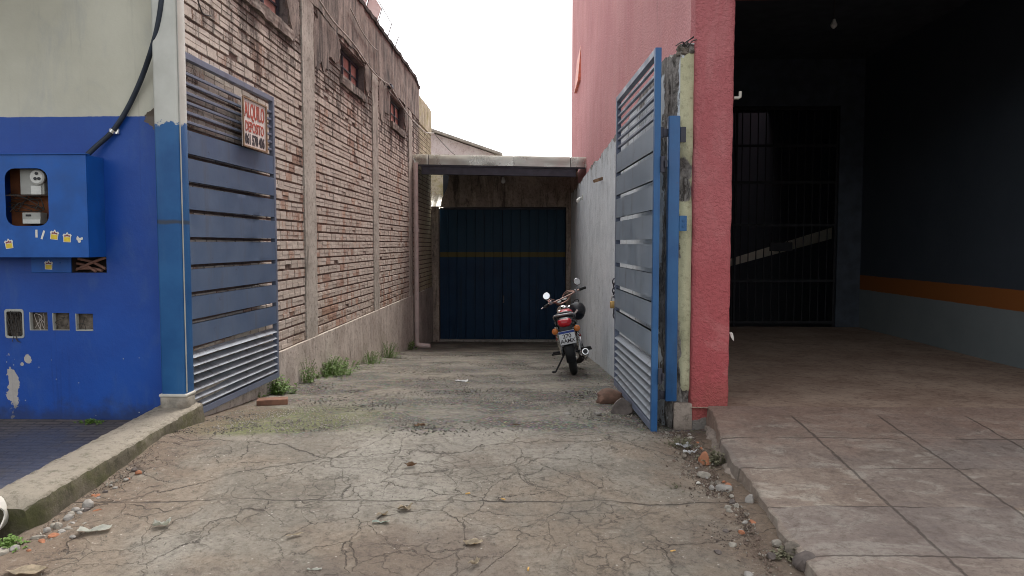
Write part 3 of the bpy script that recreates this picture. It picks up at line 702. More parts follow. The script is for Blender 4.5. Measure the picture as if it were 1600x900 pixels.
def pocket(bm, x0, x1, z0, z1, y0, d):
    v = lambda x, y, z: bm.verts.new((x, y, z))
    A = [v(x0, y0, z0), v(x1, y0, z0), v(x1, y0, z1), v(x0, y0, z1)]; Q = [v(x0, y0+d, z0), v(x1, y0+d, z0), v(x1, y0+d, z1), v(x0, y0+d, z1)]
    for i in range(4): bm.faces.new((A[i], A[(i+1) % 4], Q[(i+1) % 4], Q[i]))
    bm.faces.new(Q)
lab = ['tall wall box crammed with loose wires', 'square wall box with a curled grey wire', 'square wall box stained olive inside', 'square wall box with a pale lower lip']
for i, ((a, b, c, d), h) in enumerate(zip(sock, holes)):
    x0, x1, z0, z1 = h[0][0], h[1][0], h[0][1], h[2][1]
    bm = B(); pocket(bm, x0, x1, z0, z1, YF+0.001, 0.05)
    s = obj('junction_box', bm, MT['hole'], bb, recalc=False); s['label'] = lab[i]
    bm = B(); w = 0.006
    if i == 0:
        holed(bm, rrect(x0-0.004, x1+0.004, z0-0.006, z1+0.006, 0.02), [rrect(x0+0.007, x1-0.007, z0+0.008, z1-0.012, 0.018)], lambda u, q: Vector((u, YF-0.004, q)))
        r = bmesh.ops.solidify(bm, geom=bm.faces[:], thickness=0.012)
    else:
        box(bm, x0, x0+w, YF-0.003, YF+0.03, z0, z1); box(bm, x0+w+0.001, x1, YF-0.003, YF+0.03, z0, z0+w*(1.6 if i == 3 else 0.6))
    obj('box_rim', bm, MT['meter'], s)
    bm = B(); rr = random.Random(i+4)
    for k in range([9, 2, 1, 1][i]):
        cx, cz = (x0+x1)/2, (z0+z1)/2
        pts = [(cx+rr.uniform(-0.05, 0.05), YF+0.04, z1-0.03)]
        for j in range(4): pts.append((cx+rr.uniform(-0.055, 0.055), YF+rr.uniform(-0.012, 0.03), cz+rr.uniform(-0.5, 0.45)*(z1-z0)))
        if i == 0 and k < 4: pts.append((cx+rr.uniform(-0.03, 0.09), YF-0.012, z0-rr.uniform(0.02, 0.09)))
        tube(bm, spline(pts, 5), 0.0022, 5)
    obj('wire', bm, MT['darkwire'] if i != 1 else MT['wire'], s)
# recess under the meter box
h = holes[4]; x0, x1, z0, z1 = h[0][0], h[1][0], h[0][1], h[2][1]
bm = B(); pocket(bm, x0, x1, z0, z1, YF+0.001, 0.12); s = obj('wall_recess', bm, MT['inside'], bb, recalc=False)
bm = B()
for k, (a, b, c, d) in enumerate([(114, 424, 166, 402), (122, 404, 165, 420), (112, 410, 150, 424), (120, 420, 160, 423)]):
    p, q = PY(a, b, YF+0.05), PY(c, d, YF+0.02+0.012*k)
    tube(bm, spline([p, (p+q)/2+Vector((0, 0.02, 0.01)), q], 5), 0.011, 7)
obj('conduit_end', bm, MT['pinktube'], s, smooth=True)
bm = B(); box(bm, fx(46), fx(109), YF-0.014, YF-0.002, fz(426), fz(396), 0.003); obj('cover_plate', bm, MT['boxblue'], bb)

# electric meter box
XR = fx(163); YB = 5.232
bz0, bz1 = PY(60, 402, YB).z, PY(60, 242, YB).z
mb = thing('electric_meter_box', 'blue metal electric meter box with a rounded window and stickers', 'meter box', (-3.6, YF, bz0))
xl = -4.15
bm = B()
wx0, wx1, wz0, wz1 = PY(8, 300, YB).x, PY(75, 300, YB).x, PY(40, 353, YB).z, PY(40, 263, YB).z
holed(bm, [(xl, bz0), (XR, bz0), (XR, bz1), (xl, bz1)], [rrect(wx0, wx1, wz0, wz1, 0.075)], lambda u, w: Vector((u, YB, w)))
v = lambda *p: bm.verts.new(p)
for q in ([(XR, YB), (XR, YF-0.002)], [(xl, YF-0.002), (xl, YB)]):
    bm.faces.new([v(q[0][0], q[0][1], bz0), v(q[1][0], q[1][1], bz0), v(q[1][0], q[1][1], bz1), v(q[0][0], q[0][1], bz1)])
bm.faces.new([v(xl, YB, bz1), v(XR, YB, bz1), v(XR, YF-0.002, bz1), v(xl, YF-0.002, bz1)])
bm.faces.new([v(xl, YB, bz0), v(xl, YF-0.002, bz0), v(XR, YF-0.002, bz0), v(XR, YB, bz0)])
bmesh.ops.remove_doubles(bm, verts=bm.verts, dist=1e-5)
obj('case', bm, MT['boxblue'], mb, smooth=True, angle=30)
bm = B(); box(bm, xl, XR+0.014, YB-0.012, YB+0.03, bz1+0.001, bz1+0.008, 0.002); obj('lid_edge', bm, MT['boxblue'], mb)
bm = B(); box(bm, wx0-0.08, wx1+0.08, YF-0.05, YF-0.004, wz0-0.08, wz1+0.04); obj('backboard', bm, MT['rustbrown'], mb)
def mbox(px0, px1, py0, py1, y0, d, bev=0.004):
    bm = B(); a, b = PY(px0, py1, y0), PY(px1, py0, y0); box(bm, a.x, b.x, y0, y0+d, a.z, b.z, bev); return bm
mt = obj('meter', mbox(32, 68, 264, 304, 5.31, 0.08), MT['meter'], mb)
bm = B(); a = PY(60, 277, 5.305); lathe(bm, [(0.055, 0), (0.055, 0.015), (0.045, 0.024)], 24, Matrix.Translation(a) @ Matrix.Rotation(R(90), 4, 'X')); obj('dial_cover', bm, MT['white'], mt, smooth=True)
bm = B()
for q in ((57, 271), (55, 279), (61, 279)): lathe(bm, [(0.011, 0), (0.011, 0.006)], 12, Matrix.Translation(PY(*q, 5.279)) @ Matrix.Rotation(R(90), 4, 'X'))
obj('dial', bm, MT['blackpl'], mt)
obj('terminal_block', mbox(48, 64, 290, 304, 5.30, 0.03), MT['white'], mt)
m2 = obj('meter', mbox(35, 63, 332, 350, 5.31, 0.08), MT['meter'], mb)
obj('display', mbox(40, 48, 335, 338, 5.306, 0.008, 0.001), MT['blackpl'], m2)
obj('terminal_cover', mbox(36, 62.5, 343, 349.5, 5.303, 0.01, 0.002), MT['white'], m2)
bm = B(); rr = random.Random(5)
for k in range(8):
    pts = [PY(rr.uniform(12, 70), rr.uniform(302, 332), 5.33+rr.uniform(0, 0.06)) for _ in range(4)]
    tube(bm, spline(pts, 5), 0.003, 5)
obj('wiring', bm, MT['darkwire'], mb)
bm = B(); box(bm, wx0-0.02, wx1+0.02, YB+0.004, YB+0.009, (wz0+wz1)/2+0.012, (wz0+wz1)/2+0.017); obj('window_bar', bm, MT['inside'], mb)
def sticker(px, py, rot, name='sticker', par=mb, Y=YB-0.0015, label=None):
    c = PY(px, py, Y); rm = Matrix.Rotation(R(rot), 4, 'Y')
    T = Matrix.Translation(c) @ rm
    def poly(pts, yo):
        return prism(B(), [(x*0.034, z*0.034) for x, z in pts], yo-0.001, yo, T)
    s = obj(name, poly([(-0.8, -1), (0.8, -1), (0.85, 0.25), (1.0, 0.45), (0.7, 0.8), (0.35, 0.65), (0.0, 1.15), (-0.35, 0.65), (-0.7, 0.8), (-1.0, 0.45), (-0.85, 0.25)], 0), MT['paper'], par)
    obj('print', poly([(-0.66, -0.88), (0.66, -0.88), (0.7, 0.05), (-0.7, 0.05)], -0.0012), MT['yellow'], s)
    bm = poly([(-0.6, 0.12), (-0.1, 0.25), (0.1, 0.25), (0.6, 0.12), (0.55, 0.5), (0.2, 0.45), (0, 0.75), (-0.2, 0.45), (-0.55, 0.5)], -0.0012)
    obj('motif', bm, MT['maroon'], s)
    if label: s['label'] = label
sticker(14, 381, -8); sticker(85, 367, 8); sticker(105, 371, 2)
sticker(76, 414, 3, par=bb, Y=YF-0.016, label='grimy yellow sticker under the meter box')
for px, py, w, h, r in ((57, 365, 0.008, 0.028, 0), (67, 367, 0.007, 0.032, 20)):
    bm = B(); box(bm, -w, w, -0.0006, 0.0006, -h, h, mx=Matrix.Translation(PY(px, py, YB-0.0015)) @ Matrix.Rotation(R(r), 4, 'Y')); obj('paper_scrap', bm, MT['paper'], mb)
bm = B(); c = PY(124, 374, YB-0.0015); rr = random.Random(2)
prism(bm, [(math.cos(a)*q, math.sin(a)*q*1.2) for a, q in ((R(30*k), rr.uniform(0.008, 0.028)) for k in range(12))], -0.001, 0, Matrix.Translation(c))
obj('paper_scrap', bm, MT['paper'], mb)

# cable and clamp
cc = thing('cable', 'thick dark electric cable curving up from the meter box across the cream wall', 'cable', tuple(PY(135, 242, 5.40)))
pts = [PY(132, 246, 5.37), PY(150, 229, 5.40), PY(176, 205, 5.42), PY(200, 168, 5.42), PY(222, 120, 5.40), PY(240, 66, 5.32), PY(249, 25, 5.30), PY(254, -20, 5.30), PY(258, -90, 5.30)]
bm = B(); tube(bm, spline(pts, 8), 0.0185, 10); obj('sheath', bm, MT['cable'], cc, smooth=True)
bm = B(); p = PY(176, 205, 5.42); d = (PY(200, 168, 5.42)-PY(150, 229, 5.40)).normalized()
tube(bm, [p-d*0.012, p+d*0.012], 0.0235, 12); box(bm, p.x-0.03, p.x+0.04, 5.425, 5.446, p.z-0.02, p.z+0.02, 0.003)
lathe(bm, [(0.008, 0), (0.008, 0.01)], 8, Matrix.Translation((p.x+0.03, 5.425, p.z-0.012)) @ Matrix.Rotation(R(90), 4, 'X')); obj('clamp', bm, MT['tin'], cc, smooth=True)

# corner post
px0, px1 = -2.727, -2.543
po = thing('corner_post', 'square sheet metal post, cream above and blue below, standing on the kerb', 'post', (-2.6, 5.4, -1.19))
bm = B(); box(bm, px0, px1, 5.30, 5.452, -1.15, 4.6, 0.022, 4); obj('shaft', bm, MT['post'], po, smooth=True)
bm = B(); box(bm, px0-0.008, px1+0.010, 5.29, 5.446, -1.225, -1.115, 0.022, 3)
jitter(bm, 0.006, 9); obj('cement_foot', bm, MT['chip'], po, smooth=True)
bm = B(); box(bm, px0-0.012, px1+0.012, 5.285, 5.447, -1.125, -1.100, 0.010, 3); obj('collar', bm, MT['whitepvc'], po, smooth=True)
bm = B(); box(bm, px1+0.001, px1+0.006, 5.31, 5.322, -1.09, 4.6, 0.001); obj('edge_strip', bm, MT['meter'], po)

# ------------------------------------------------------------------ long brick wall
XW = -2.63
bw = thing('brick_wall', 'tall brick wall with flaking pinkish paint, black mould and cement pillars', 'wall', (XW, 5.5, -1.5))
W_Y0, W_Y1 = 5.46, 19.25
wins = [(6.64, 8.01, 2.31, 2.74), (10.23, 11.60, 2.31, 2.74), (13.80, 15.15, 2.27, 2.74)]
pil = [(4.9, 5.3), (8.47, 8.92), (12.17, 12.58), (15.72, 16.15)]
bm = B(); lay = bm.faces.layers.float.new('rnd'); lay2 = bm.faces.layers.float.new('rnd2')
rb = random.Random(11)
CH, CL = 0.105, 0.195
def hit(y0, y1, z0, z1):
    for a, b, c, d in wins:
        if y1 > a-0.01 and y0 < b+0.01 and z1 > c-0.10 and z0 < d+0.02: return True
    for a, b in pil:
        if y1 > a+0.01 and y0 < b-0.01: return True
    return False
def brickbox(x1, y0, y1, z0, z1, r, r2, c=0.003):
    A = [bm.verts.new((x1-0.02, y0, z0)), bm.verts.new((x1-0.02, y1, z0)), bm.verts.new((x1-0.02, y1, z1)), bm.verts.new((x1-0.02, y0, z1))]
    j = lambda: rb.uniform(-0.002, 0.002)
    Q = [bm.verts.new((x1+j()*0.6, y0+c+j(), z0+c+j())), bm.verts.new((x1+j()*0.6, y1-c+j(), z0+c+j())), bm.verts.new((x1+j()*0.6, y1-c+j(), z1-c+j())), bm.verts.new((x1+j()*0.6, y0+c+j(), z1-c+j()))]
    fs = [bm.faces.new(Q)]+[bm.faces.new((A[i], A[(i+1) % 4], Q[(i+1) % 4], Q[i])) for i in range(4)]
    for f in fs: f[lay] = r; f[lay2] = r2
z = -1.115; row = 0
while z < 2.85:
    off = (row % 2)*CL*0.5+rb.uniform(-0.03, 0.03)+(0.03 if row % 5 == 0 else 0)
    y = W_Y0+off-CL
    wav = lambda yy: 0.006*nz((yy, row*0.3, 0), 0.8)
    while y < W_Y1:
        y0, y1 = max(y+0.0055, W_Y0), min(y+CL-0.0055, W_Y1)
        r, r2 = rb.random(), rb.random()
        if y1-y0 > 0.03:
            segs = [(y0, y1)]
            for a, b in pil:
                ns = []
                for s0, s1 in segs:
                    if s1 <= a or s0 >= b: ns.append((s0, s1))
                    else:
                        if s0 < a-0.02: ns.append((s0, a-0.003))
                        if s1 > b+0.02: ns.append((b+0.003, s1))
                segs = ns
            for s0, s1 in segs:
                for h0, h1 in ((0.0085, 0.0505), (0.0525, 0.0945)):
                    if hit(s0, s1, z+h0, z+h1): continue
                    if fb((0, s0, z), 0.9, 3, 7) > 1.02 and z > 1.5: continue
                    depth = XW+rb.uniform(-0.003, 0.004)-(0.011 if rb.random() < 0.025 else 0)
                    if h0 < 0.02: brickbox(depth-0.0045, s0+0.001, s1-0.001, z+h0+0.002+wav(s0), z+0.0925+wav(s0), r*0.7, r2, 0.001)
                    brickbox(depth, s0, s1, z+h0+wav(s0), z+h1+wav(s0), r, min(1, max(0, r2+rb.uniform(-0.1, 0.1))))
        y += CL
    z += CH; row += 1
obj('brickwork', bm, MT['brick'], bw, recalc=True)
# mortar core of the wall, with window openings
bm = B()
rect = lambda a, b, c, d: [(a, c), (b, c), (b, d), (a, d)]
holed(bm, rect(W_Y0, W_Y1, -1.13, 2.86), [rect(*w) for w in wins], lambda u, w: Vector((XW-0.012, u, w)))
v = lambda *p: bm.verts.new(p)
bm.faces.new([v(XW-0.35, W_Y0, -2.9), v(XW-0.35, W_Y1, -2.9), v(XW-0.35, W_Y1, 3.4), v(XW-0.35, W_Y0, 3.4)])
bm.faces.new([v(XW-0.35, W_Y1, -2.9), v(XW-0.012, W_Y1, -2.9), v(XW-0.012, W_Y1, 2.86), v(XW-0.35, W_Y1, 2.86)])
bm.faces.new([v(XW-0.012, W_Y0, -1.6), v(XW-0.35, W_Y0, -1.6), v(XW-0.35, W_Y0, 3.4), v(XW-0.012, W_Y0, 2.86)])
obj('core', bm, MT['mortar'], bw, recalc=False)
def slab(x1, x0, ya, yb, za, zb, amp, s, step=0.06, seed=0., topf=None):
    """upright slab with an uneven face towards +x"""
    bm = B(); Y = frange(ya, yb, step); Z = frange(0, 1, step/max(0.1, (zb-za) if not callable(za) else 1))
    G_ = []
    for y in Y:
        a = za(y) if callable(za) else za; b = topf(y) if topf else zb; r = []
        for t in Z:
            zz = a+(b-a)*t; p = Vector((x1, y, zz)); p.x += amp*fb(p, s, 4, seed); r.append(bm.verts.new(p))
        G_.append(r)
    for A, Q in zip(G_, G_[1:]):
        for i in range(len(Z)-1): bm.faces.new((A[i], Q[i], Q[i+1], A[i+1]))
    back = [[bm.verts.new((x0, g[0].co.y, g[0].co.z)), bm.verts.new((x0, g[-1].co.y, g[-1].co.z))] for g in G_]
    for k in range(len(Y)-1):
        bm.faces.new((G_[k][-1], G_[k+1][-1], back[k+1][1], back[k][1])); bm.faces.new((G_[k+1][0], G_[k][0], back[k][0], back[k+1][0]))
        bm.faces.new((back[k][0], back[k][1], back[k+1][1], back[k+1][0]))
    for k in (0, -1): bm.faces.new(G_[k]+[back[k][1], back[k][0]])
    return bm
for a, b in pil[1:]:
    obj('pillar', slab(XW+0.014, XW-0.02, a, b, -1.115, 2.835, 0.006, 5, 0.05, a), MT['pillar'], bw, smooth=True)
obj('plinth', slab(XW+0.028, XW-0.01, W_Y0, W_Y1, lambda y: gz(XW, y)-0.06, -1.117, 0.010, 2.5, 0.09, 3), MT['plinth'], bw, smooth=True)
jag = lambda y: 3.64+0.025*fb((0, y, 0), 2.5, 4)-0.10*sst(16.6, 17.1, y)*(1+fb((0, y, 0), 5, 3))
obj('beam', slab(XW+0.018, XW-0.34, W_Y0, 17.15, lambda y: 2.84+0.05*fb((0, y, 3), 1.7, 4), 3.64, 0.012, 2.6, 0.075, 8, topf=jag), MT['beam'], bw, smooth=True)
obj('beam', slab(XW+0.012, XW-0.34, 17.155, W_Y1, 2.80, 3.40, 0.012, 3, 0.07, 2, topf=lambda y: 3.42+0.03*fb((0, y, 0), 4, 3)), MT['wallend'], bw, smooth=True)
bm = B()
Yc = frange(W_Y0, 17.1, 0.08); rg2 = []
for y in Yc:
    t = jag(y); q = 0.014*fb((0, y, 1), 3.5, 4)
    rg2.append([bm.verts.new(Vector(p)) for p in ((XW-0.37, y, t+0.001), (XW+0.045+q, y, t+0.002), (XW+0.055+q, y, t+0.055+0.015*fb((1, y, 0), 4, 3)), (XW-0.37, y, t+0.09))])
for A, Q in zip(rg2, rg2[1:]):
    for i in range(4): bm.faces.new((A[i], A[(i+1) % 4], Q[(i+1) % 4], Q[i]))
bm.faces.new(rg2[0]); bm.faces.new(rg2[-1][::-1])
obj('coping', bm, MT['coping'], bw, smooth=True)
# peeled render patches hanging below the beam
bm = B(); rr = random.Random(8)
for (yc, zc, ww, hh) in ((9.3, 2.55, 0.30, 0.36), (9.75, 2.66, 0.38, 0.26), (9.05, 2.42, 0.14, 0.30), (12.95, 2.5, 0.25, 0.36), (13.35, 2.6, 0.3, 0.25), (8.2, 2.62, 0.2, 0.34), (15.45, 2.6, 0.2, 0.3), (11.85, 2.65, 0.18, 0.3)):
    n = 60; cts = bm.verts.new((XW+0.022, yc, zc)); ring = []
    for k in range(n):
        a = 2*math.pi*k/n; q = 1+0.28*fb((math.cos(a), math.sin(a), yc), 2.0, 6)
        ring.append((bm.verts.new((XW+0.013, yc+ww*math.cos(a)*q, min(2.835, zc+hh*math.sin(a)*q))), bm.verts.new((XW-0.01, yc+ww*math.cos(a)*q, min(2.836, zc+hh*math.sin(a)*q)))))
    for k in range(n):
        a, b = ring[k], ring[(k+1) % n]
        bm.faces.new((cts, a[0], b[0])); bm.faces.new((a[0], a[1], b[1], b[0]))
obj('render_patch', bm, MT['beam'], bw, smooth=True)
for i, (a, b, c, d) in enumerate(wins):
    bm = B(); x0 = XW-0.11
    v = lambda *p: bm.verts.new(p)
    for q in ([(a, c), (b, c)], [(b, c), (b, d)], [(b, d), (a, d)], [(a, d), (a, c)]):
        bm.faces.new([v(XW+0.004, *q[0]), v(XW+0.004, *q[1]), v(x0, *q[1]), v(x0, *q[0])])
    w = obj('window', bm, MT['reveal'], bw, recalc=False)
    bm = B(); box(bm, x0-0.03, x0-0.005, a-0.02, b+0.02, c-0.02, d+0.02); obj('board', bm, MT['shutter'], w)
    bm = B()
    for yy in (a+0.02, a+(b-a)*0.30, a+(b-a)*0.63, b-0.05): box(bm, x0+0.004, x0+0.03, yy, yy+0.035, c+0.036, d-0.036)
    for zz in (c+0.003, d-0.036): box(bm, x0+0.003, x0+0.032, a+0.004, b-0.004, zz, zz+0.033)
    box(bm, x0+0.006, x0+0.024, a+0.06, b-0.06, (c+d)/2-0.01, (c+d)/2+0.008)
    obj('frame', bm, MT['darkbeam'], w)
    bm = slab(XW+0.04, XW-0.10, a-0.06, b+0.10, lambda y: c-0.12-0.02*fb((0, y, 2), 1.6, 4), c-0.002, 0.015, 6, 0.05, i)
    obj('sill', bm, MT['beam'], w, smooth=True)

# barrier on the wall top
rf = thing('rooftop_barrier', 'low barrier of thin leaning posts and pale pink sheets on the brick wall top', 'barrier', (XW, 11.9, 3.72))
by = [9.35, 10.2, 11.05, 11.9, 12.75, 13.6, 14.3]; hs = [0.34, 0.34, 0.34, 0.33, 0.31, 0.28, 0.25]
tops = []
for y, h in zip(by, hs):
    p = Vector((XW-0.02, y, 3.70)); q = p+Vector((0.09, 0, h)); tops.append(q)
    bm = B(); tube(bm, [p, q], 0.008, 6); obj('post', bm, MT['thin'], rf)
bm = B(); tube(bm, tops[:6], 0.006, 6); obj('top_wire', bm, MT['thin'], rf)
for k in range(4):
    bm = B(); p0, p1 = Vector((XW-0.03, by[k]+0.02, 3.72)), Vector((XW-0.03, by[k+1]-0.02, 3.72))
    q0, q1 = tops[k]+Vector((-0.01, 0.02, -0.02)), tops[k+1]+Vector((-0.01, -0.02, -0.02))
    bm.faces.new([bm.verts.new(p) for p in (p0, p1, q1, q0)]); bmesh.ops.solidify(bm, geom=bm.faces[:], thickness=0.004); obj('sheet', bm, MT['fencepanel'], rf)

# wires on the brick wall
def wire(name, label, pix, r, mat, xo=0.05, group=None):
    pts = [PX(a, b, XW+xo) for a, b in pix]
    bm = B(); tube(bm, spline(pts, 6), r, 6); o = obj(name, bm, mat, None, tuple(pts[0]), smooth=True)
    return top(o, label, 'wire', group)
wa = thing('cable', 'pale sagging cable strung along the upper brick wall to a dark clamp', 'cable', tuple(PX(608, 133, XW+0.06)))
bm = B(); tube(bm, spline([PX(a, b, XW+0.07) for a, b in ((478, -30), (500, 2), (520, 32), (552, 68), (580, 108), (598, 126), (609, 134), (625, 160), (640, 182), (655, 198), (666, 207), (678, 208))], 6), 0.012, 6); obj('strand', bm, MT['wire'], wa, smooth=True)
bm = B(); p = PX(610, 135, XW+0.05); box(bm, p.x-0.05, p.x+0.04, p.y-0.10, p.y+0.10, p.z-0.03, p.z+0.03, 0.01); obj('clamp', bm, MT['darkbeam'], wa)
wire('cable', 'thin pale wire hanging loose just below the black wall coping', [(548, 14), (556, 30), (565, 48), (580, 70), (590, 79)], 0.009, MT['wire'])
wire('cable', 'thin straight wire dropping down the brick wall past the second pillar', [(586, 76), (585.5, 110)], 0.006, MT['wire'], 0.04)
wire('cable', 'long thin wire dropping down the brick wall onto a pillar', [(591, 78), (592.5, 130), (592.5, 190), (593, 225)], 0.006, MT['wire'], 0.045)
wire('cable', 'thin dark wire looping down the brick wall above the left gate', [(306, -10), (313, 12), (318, 22), (330, 25)], 0.006, MT['darkwire'], 0.03)

# ------------------------------------------------------------------ gates
def leaf(name, label, loc, ang, face, m_slat, m_frame, m_front, zt, zt2):
    """gate leaf: local x runs along the leaf from the hinge, face is the sign of local y that looks into the alley"""
    L = 1.775
    t = thing(name, label, 'gate', (loc[0], loc[1], zt), 'pair of blue steel gate leaves', (0, 0, ang))
    zb = 0.0; Z = lambda w: w-zt
    H = zt2-zt
    bm = B(); box(bm, 0, 0.045, -0.022, 0.022, 0, H, 0.003); obj('stile', bm, m_front, t, local=True)
    bm = B(); box(bm, L-0.045, L, -0.022, 0.022, 0, H, 0.003); obj('stile', bm, m_frame, t, local=True)
    bm = B(); box(bm, 0.046, L-0.046, -0.022, 0.022, H-0.05, H-0.001, 0.003); obj('top_rail', bm, m_frame, t, local=True)
    bm = B(); box(bm, 0.046, L-0.046, -0.022, 0.022, 0.001, 0.055, 0.003); obj('bottom_rail', bm, m_frame, t, local=True)
    for k in range(6):
        z = 2.235+0.072*k
        bm = B(); box(bm, 0.046, L-0.046, -0.012, 0.012, z, z+0.020, 0.002); obj('bar', bm, m_frame, t, local=True)
    rr = random.Random(int(ang*1000))
    for k in range(8):
        z = 0.548+0.2085*k
        bm = B(); nx, zq = 24, (0, 0, 0.01, 0.25, 0.5, 0.75, 0.99, 1, 1); nq = 8; g0 = []
        for i in range(nx+1):
            r = []
            for j in range(nq+1):
                x = 0.047+(L-0.094)*i/nx; zz = z+0.172*zq[j]
                fold = 0.022 if j in (0, nq) else 0
                d = 0.0022*fb((x, k*3.3+ang, zz), 2.2, 3)+0.006*math.exp(-((x-rr.uniform(1.1, 1.3))/0.1)**2)*(k in (3, 4, 5))
                r.append(bm.verts.new((x, face*(0.020+d-fold), zz)))
            g0.append(r)
        for A, Q in zip(g0, g0[1:]):
            for j in range(nq): bm.faces.new((A[j], Q[j], Q[j+1], A[j+1]))
        bmesh.ops.solidify(bm, geom=bm.faces[:], thickness=0.003)
        obj('slat', bm, m_slat, t, local=True, smooth=True, angle=30)
    for k in range(7):
        z = 0.075+0.0635*k
        bm = B(); box(bm, 0.047, L-0.047, -0.032, 0.032, -0.0015, 0.0015, mx=Matrix.Translation((0, 0, z+0.022)) @ Matrix.Rotation(R(-face*38), 4, 'X'))
        for v in bm.verts: v.co.z += 0.003*fb((v.co.x, k, 0), 2, 3)
        obj('louvre', bm, MT['louvre'], t, local=True)
    for z in (0.35, 1.85):
        bm = B(); lathe(bm, [(0.016, 0), (0.016, 0.11)], 12, Matrix.Translation((-0.012, -face*0.035, z))); box(bm, -0.05, 0.03, -face*0.05-0.004, -face*0.05+0.004, z+0.03, z+0.08); obj('hinge', bm, MT['darkbeam'], t, local=True, smooth=True)
    bm = B(); box(bm, L+0.0005, L+0.04, -0.012, 0.012, 1.275, 1.315, 0.003); lathe(bm, [(0.006, 0), (0.006, 0.03)], 8, Matrix.Translation((L+0.03, 0, 1.28))); obj('latch_lug', bm, MT['darkbeam'], t, local=True)
    return t
gl = leaf('gate_leaf', 'blue slatted gate leaf folded back against the brick wall, carrying the rent sign', (-2.605, 5.475, 0), math.atan2(1.75, 0.06), -1, MT['slat'], MT['framedk'], MT['framedk'], PY(286, 655, 5.475).z, PY(280, 78, 5.475).z)
gr_ = leaf('gate_leaf', 'grey blue slatted gate leaf standing open beside the grey wall and motorcycle', (0.875, 5.26, 0), math.atan2(1.78, -0.075), 1, MT['slatgrey'], MT['framedk'], MT['stile'], PY(1020, 675, 5.26).z, PY(1020, 74, 5.26).z)

# rent sign
a = math.atan2(1.75, 0.06); s0, s1 = 0.935, 1.455
ctr = Vector((-2.605, 5.475, 0))+Vector((math.cos(a), math.sin(a), 0))*((s0+s1)/2)
sg = thing('rent_sign', 'small white rent sign with red and black lettering, tied to gate bars', 'sign', (ctr.x+0.055, ctr.y, 1.065), None, (0, 0, a))
bm = B(); box(bm, -0.26, 0.26, -0.004, 0.004, -0.215, 0.215, 0.003); obj('panel', bm, MT['signface'], sg, local=True)
bm = B()
holed(bm, rrect(-0.262, 0.262, -0.217, 0.217, 0.008, 2), [rrect(-0.249, 0.249, -0.204, 0.204, 0.006, 2)], lambda u, w: Vector((u, -0.0055, w))); bmesh.ops.solidify(bm, geom=bm.faces[:], thickness=0.011)
obj('border', bm, MT['wood'], sg, local=True)
TX = Matrix.Rotation(R(90), 4, 'X')
text('ALQUILO', 0.185, MT['signred'], 'lettering', sg, Matrix.Translation((0, -0.006, 0.105)) @ TX, 0.003, width=0.435)
text('DEPOSITO', 0.125, MT['signred'], 'lettering', sg, Matrix.Translation((0, -0.006, -0.035)) @ TX, 0.002, width=0.40)
text('061 570 406', 0.125, MT['signblack'], 'lettering', sg, Matrix.Translation((0, -0.006, -0.145)) @ TX, 0.004, width=0.425)
for u in (-0.2, 0.2):
    bm = B(); tube(bm, [(u, -0.006, 0.19), (u, 0.02, 0.2), (u, 0.035, 0.17)], 0.003, 5); obj('tie_wire', bm, MT['darkwire'], sg, local=True)

# chain and padlock on the right leaf
ar = math.atan2(1.78, -0.075); e = Vector((0.875, 5.26, 0))+Vector((math.cos(ar), math.sin(ar), 0))*1.79
pl = thing('padlock', 'brass padlock hanging on a short chain at the edge of the open gate', 'padlock', (e.x-0.02, e.y+0.01, -0.55))
def link(bm, c, w, h, r, rotz):
    pts = [(w*math.cos(t), 0, h*math.sin(t)) for t in [2*math.pi*k/14 for k in range(15)]]
    q = Matrix.Translation(c) @ Matrix.Rotation(rotz, 4, 'Z'); tube(bm, [q @ Vector(p) for p in pts], r, 6, False)
for k in range(4):
    bm = B(); link(bm, (e.x-0.02, e.y+0.01, -0.36-0.042*k), 0.018, 0.03, 0.006, (k % 2)*R(90)+0.3)
    obj('chain_link', bm, MT['darkbeam'], pl, smooth=True)
for k in range(2):
    bm = B(); link(bm, (e.x-0.014, e.y+0.012, -0.64-0.042*k), 0.018, 0.03, 0.006, (k % 2)*R(90)+0.8)
    obj('chain_link', bm, MT['darkbeam'], pl, smooth=True)
bm = B(); box(bm, e.x-0.06, e.x+0.012, e.y-0.008, e.y+0.026, -0.615, -0.545, 0.008, 3); obj('body', bm, MT['brass'], pl, smooth=True)
bm = B(); tube(bm, [Vector((e.x-0.024+0.022*math.cos(t), e.y+0.009, -0.545+0.05*math.sin(t))) for t in [math.pi*k/10 for k in range(11)]], 0.006, 6); obj('shackle', bm, MT['chrome'], pl, smooth=True)

# right hinge post
hx0, hx1 = PY(1042, 400, 5.36).x, PY(1060, 400, 5.36).x
hp = thing('hinge_post', 'bright blue steel hinge post between the open gate and the cream wall end', 'post', (hx0+0.04, 5.4, -1.14))
bm = B(); box(bm, hx0, hx1, 5.345, 5.41, PY(1050, 627, 5.36).z, PY(1050, 181, 5.36).z, 0.008, 3); obj('shaft', bm, MT['stile'], hp, smooth=True)
bm = B(); zc = PY(1066, 349, 5.36).z; box(bm, hx1+0.001, hx1+0.055, 5.348, 5.362, zc-0.055, zc+0.055, 0.003); 
for q in (-0.02, 0.02): lathe(bm, [(0.008, 0), (0.008, 0.008)], 8, Matrix.Translation((hx1+0.03, 5.348, zc+q)) @ Matrix.Rotation(R(90), 4, 'X'))
obj('lock_plate', bm, MT['stile'], hp)
bm = B(); box(bm, hx1+0.003, PY(1072, 210, 5.36).x, 5.36, 5.385, PY(1066, 222, 5.36).z, PY(1066, 198, 5.36).z, 0.002); obj('steel_plate', bm, MT['darkbeam'], hp)
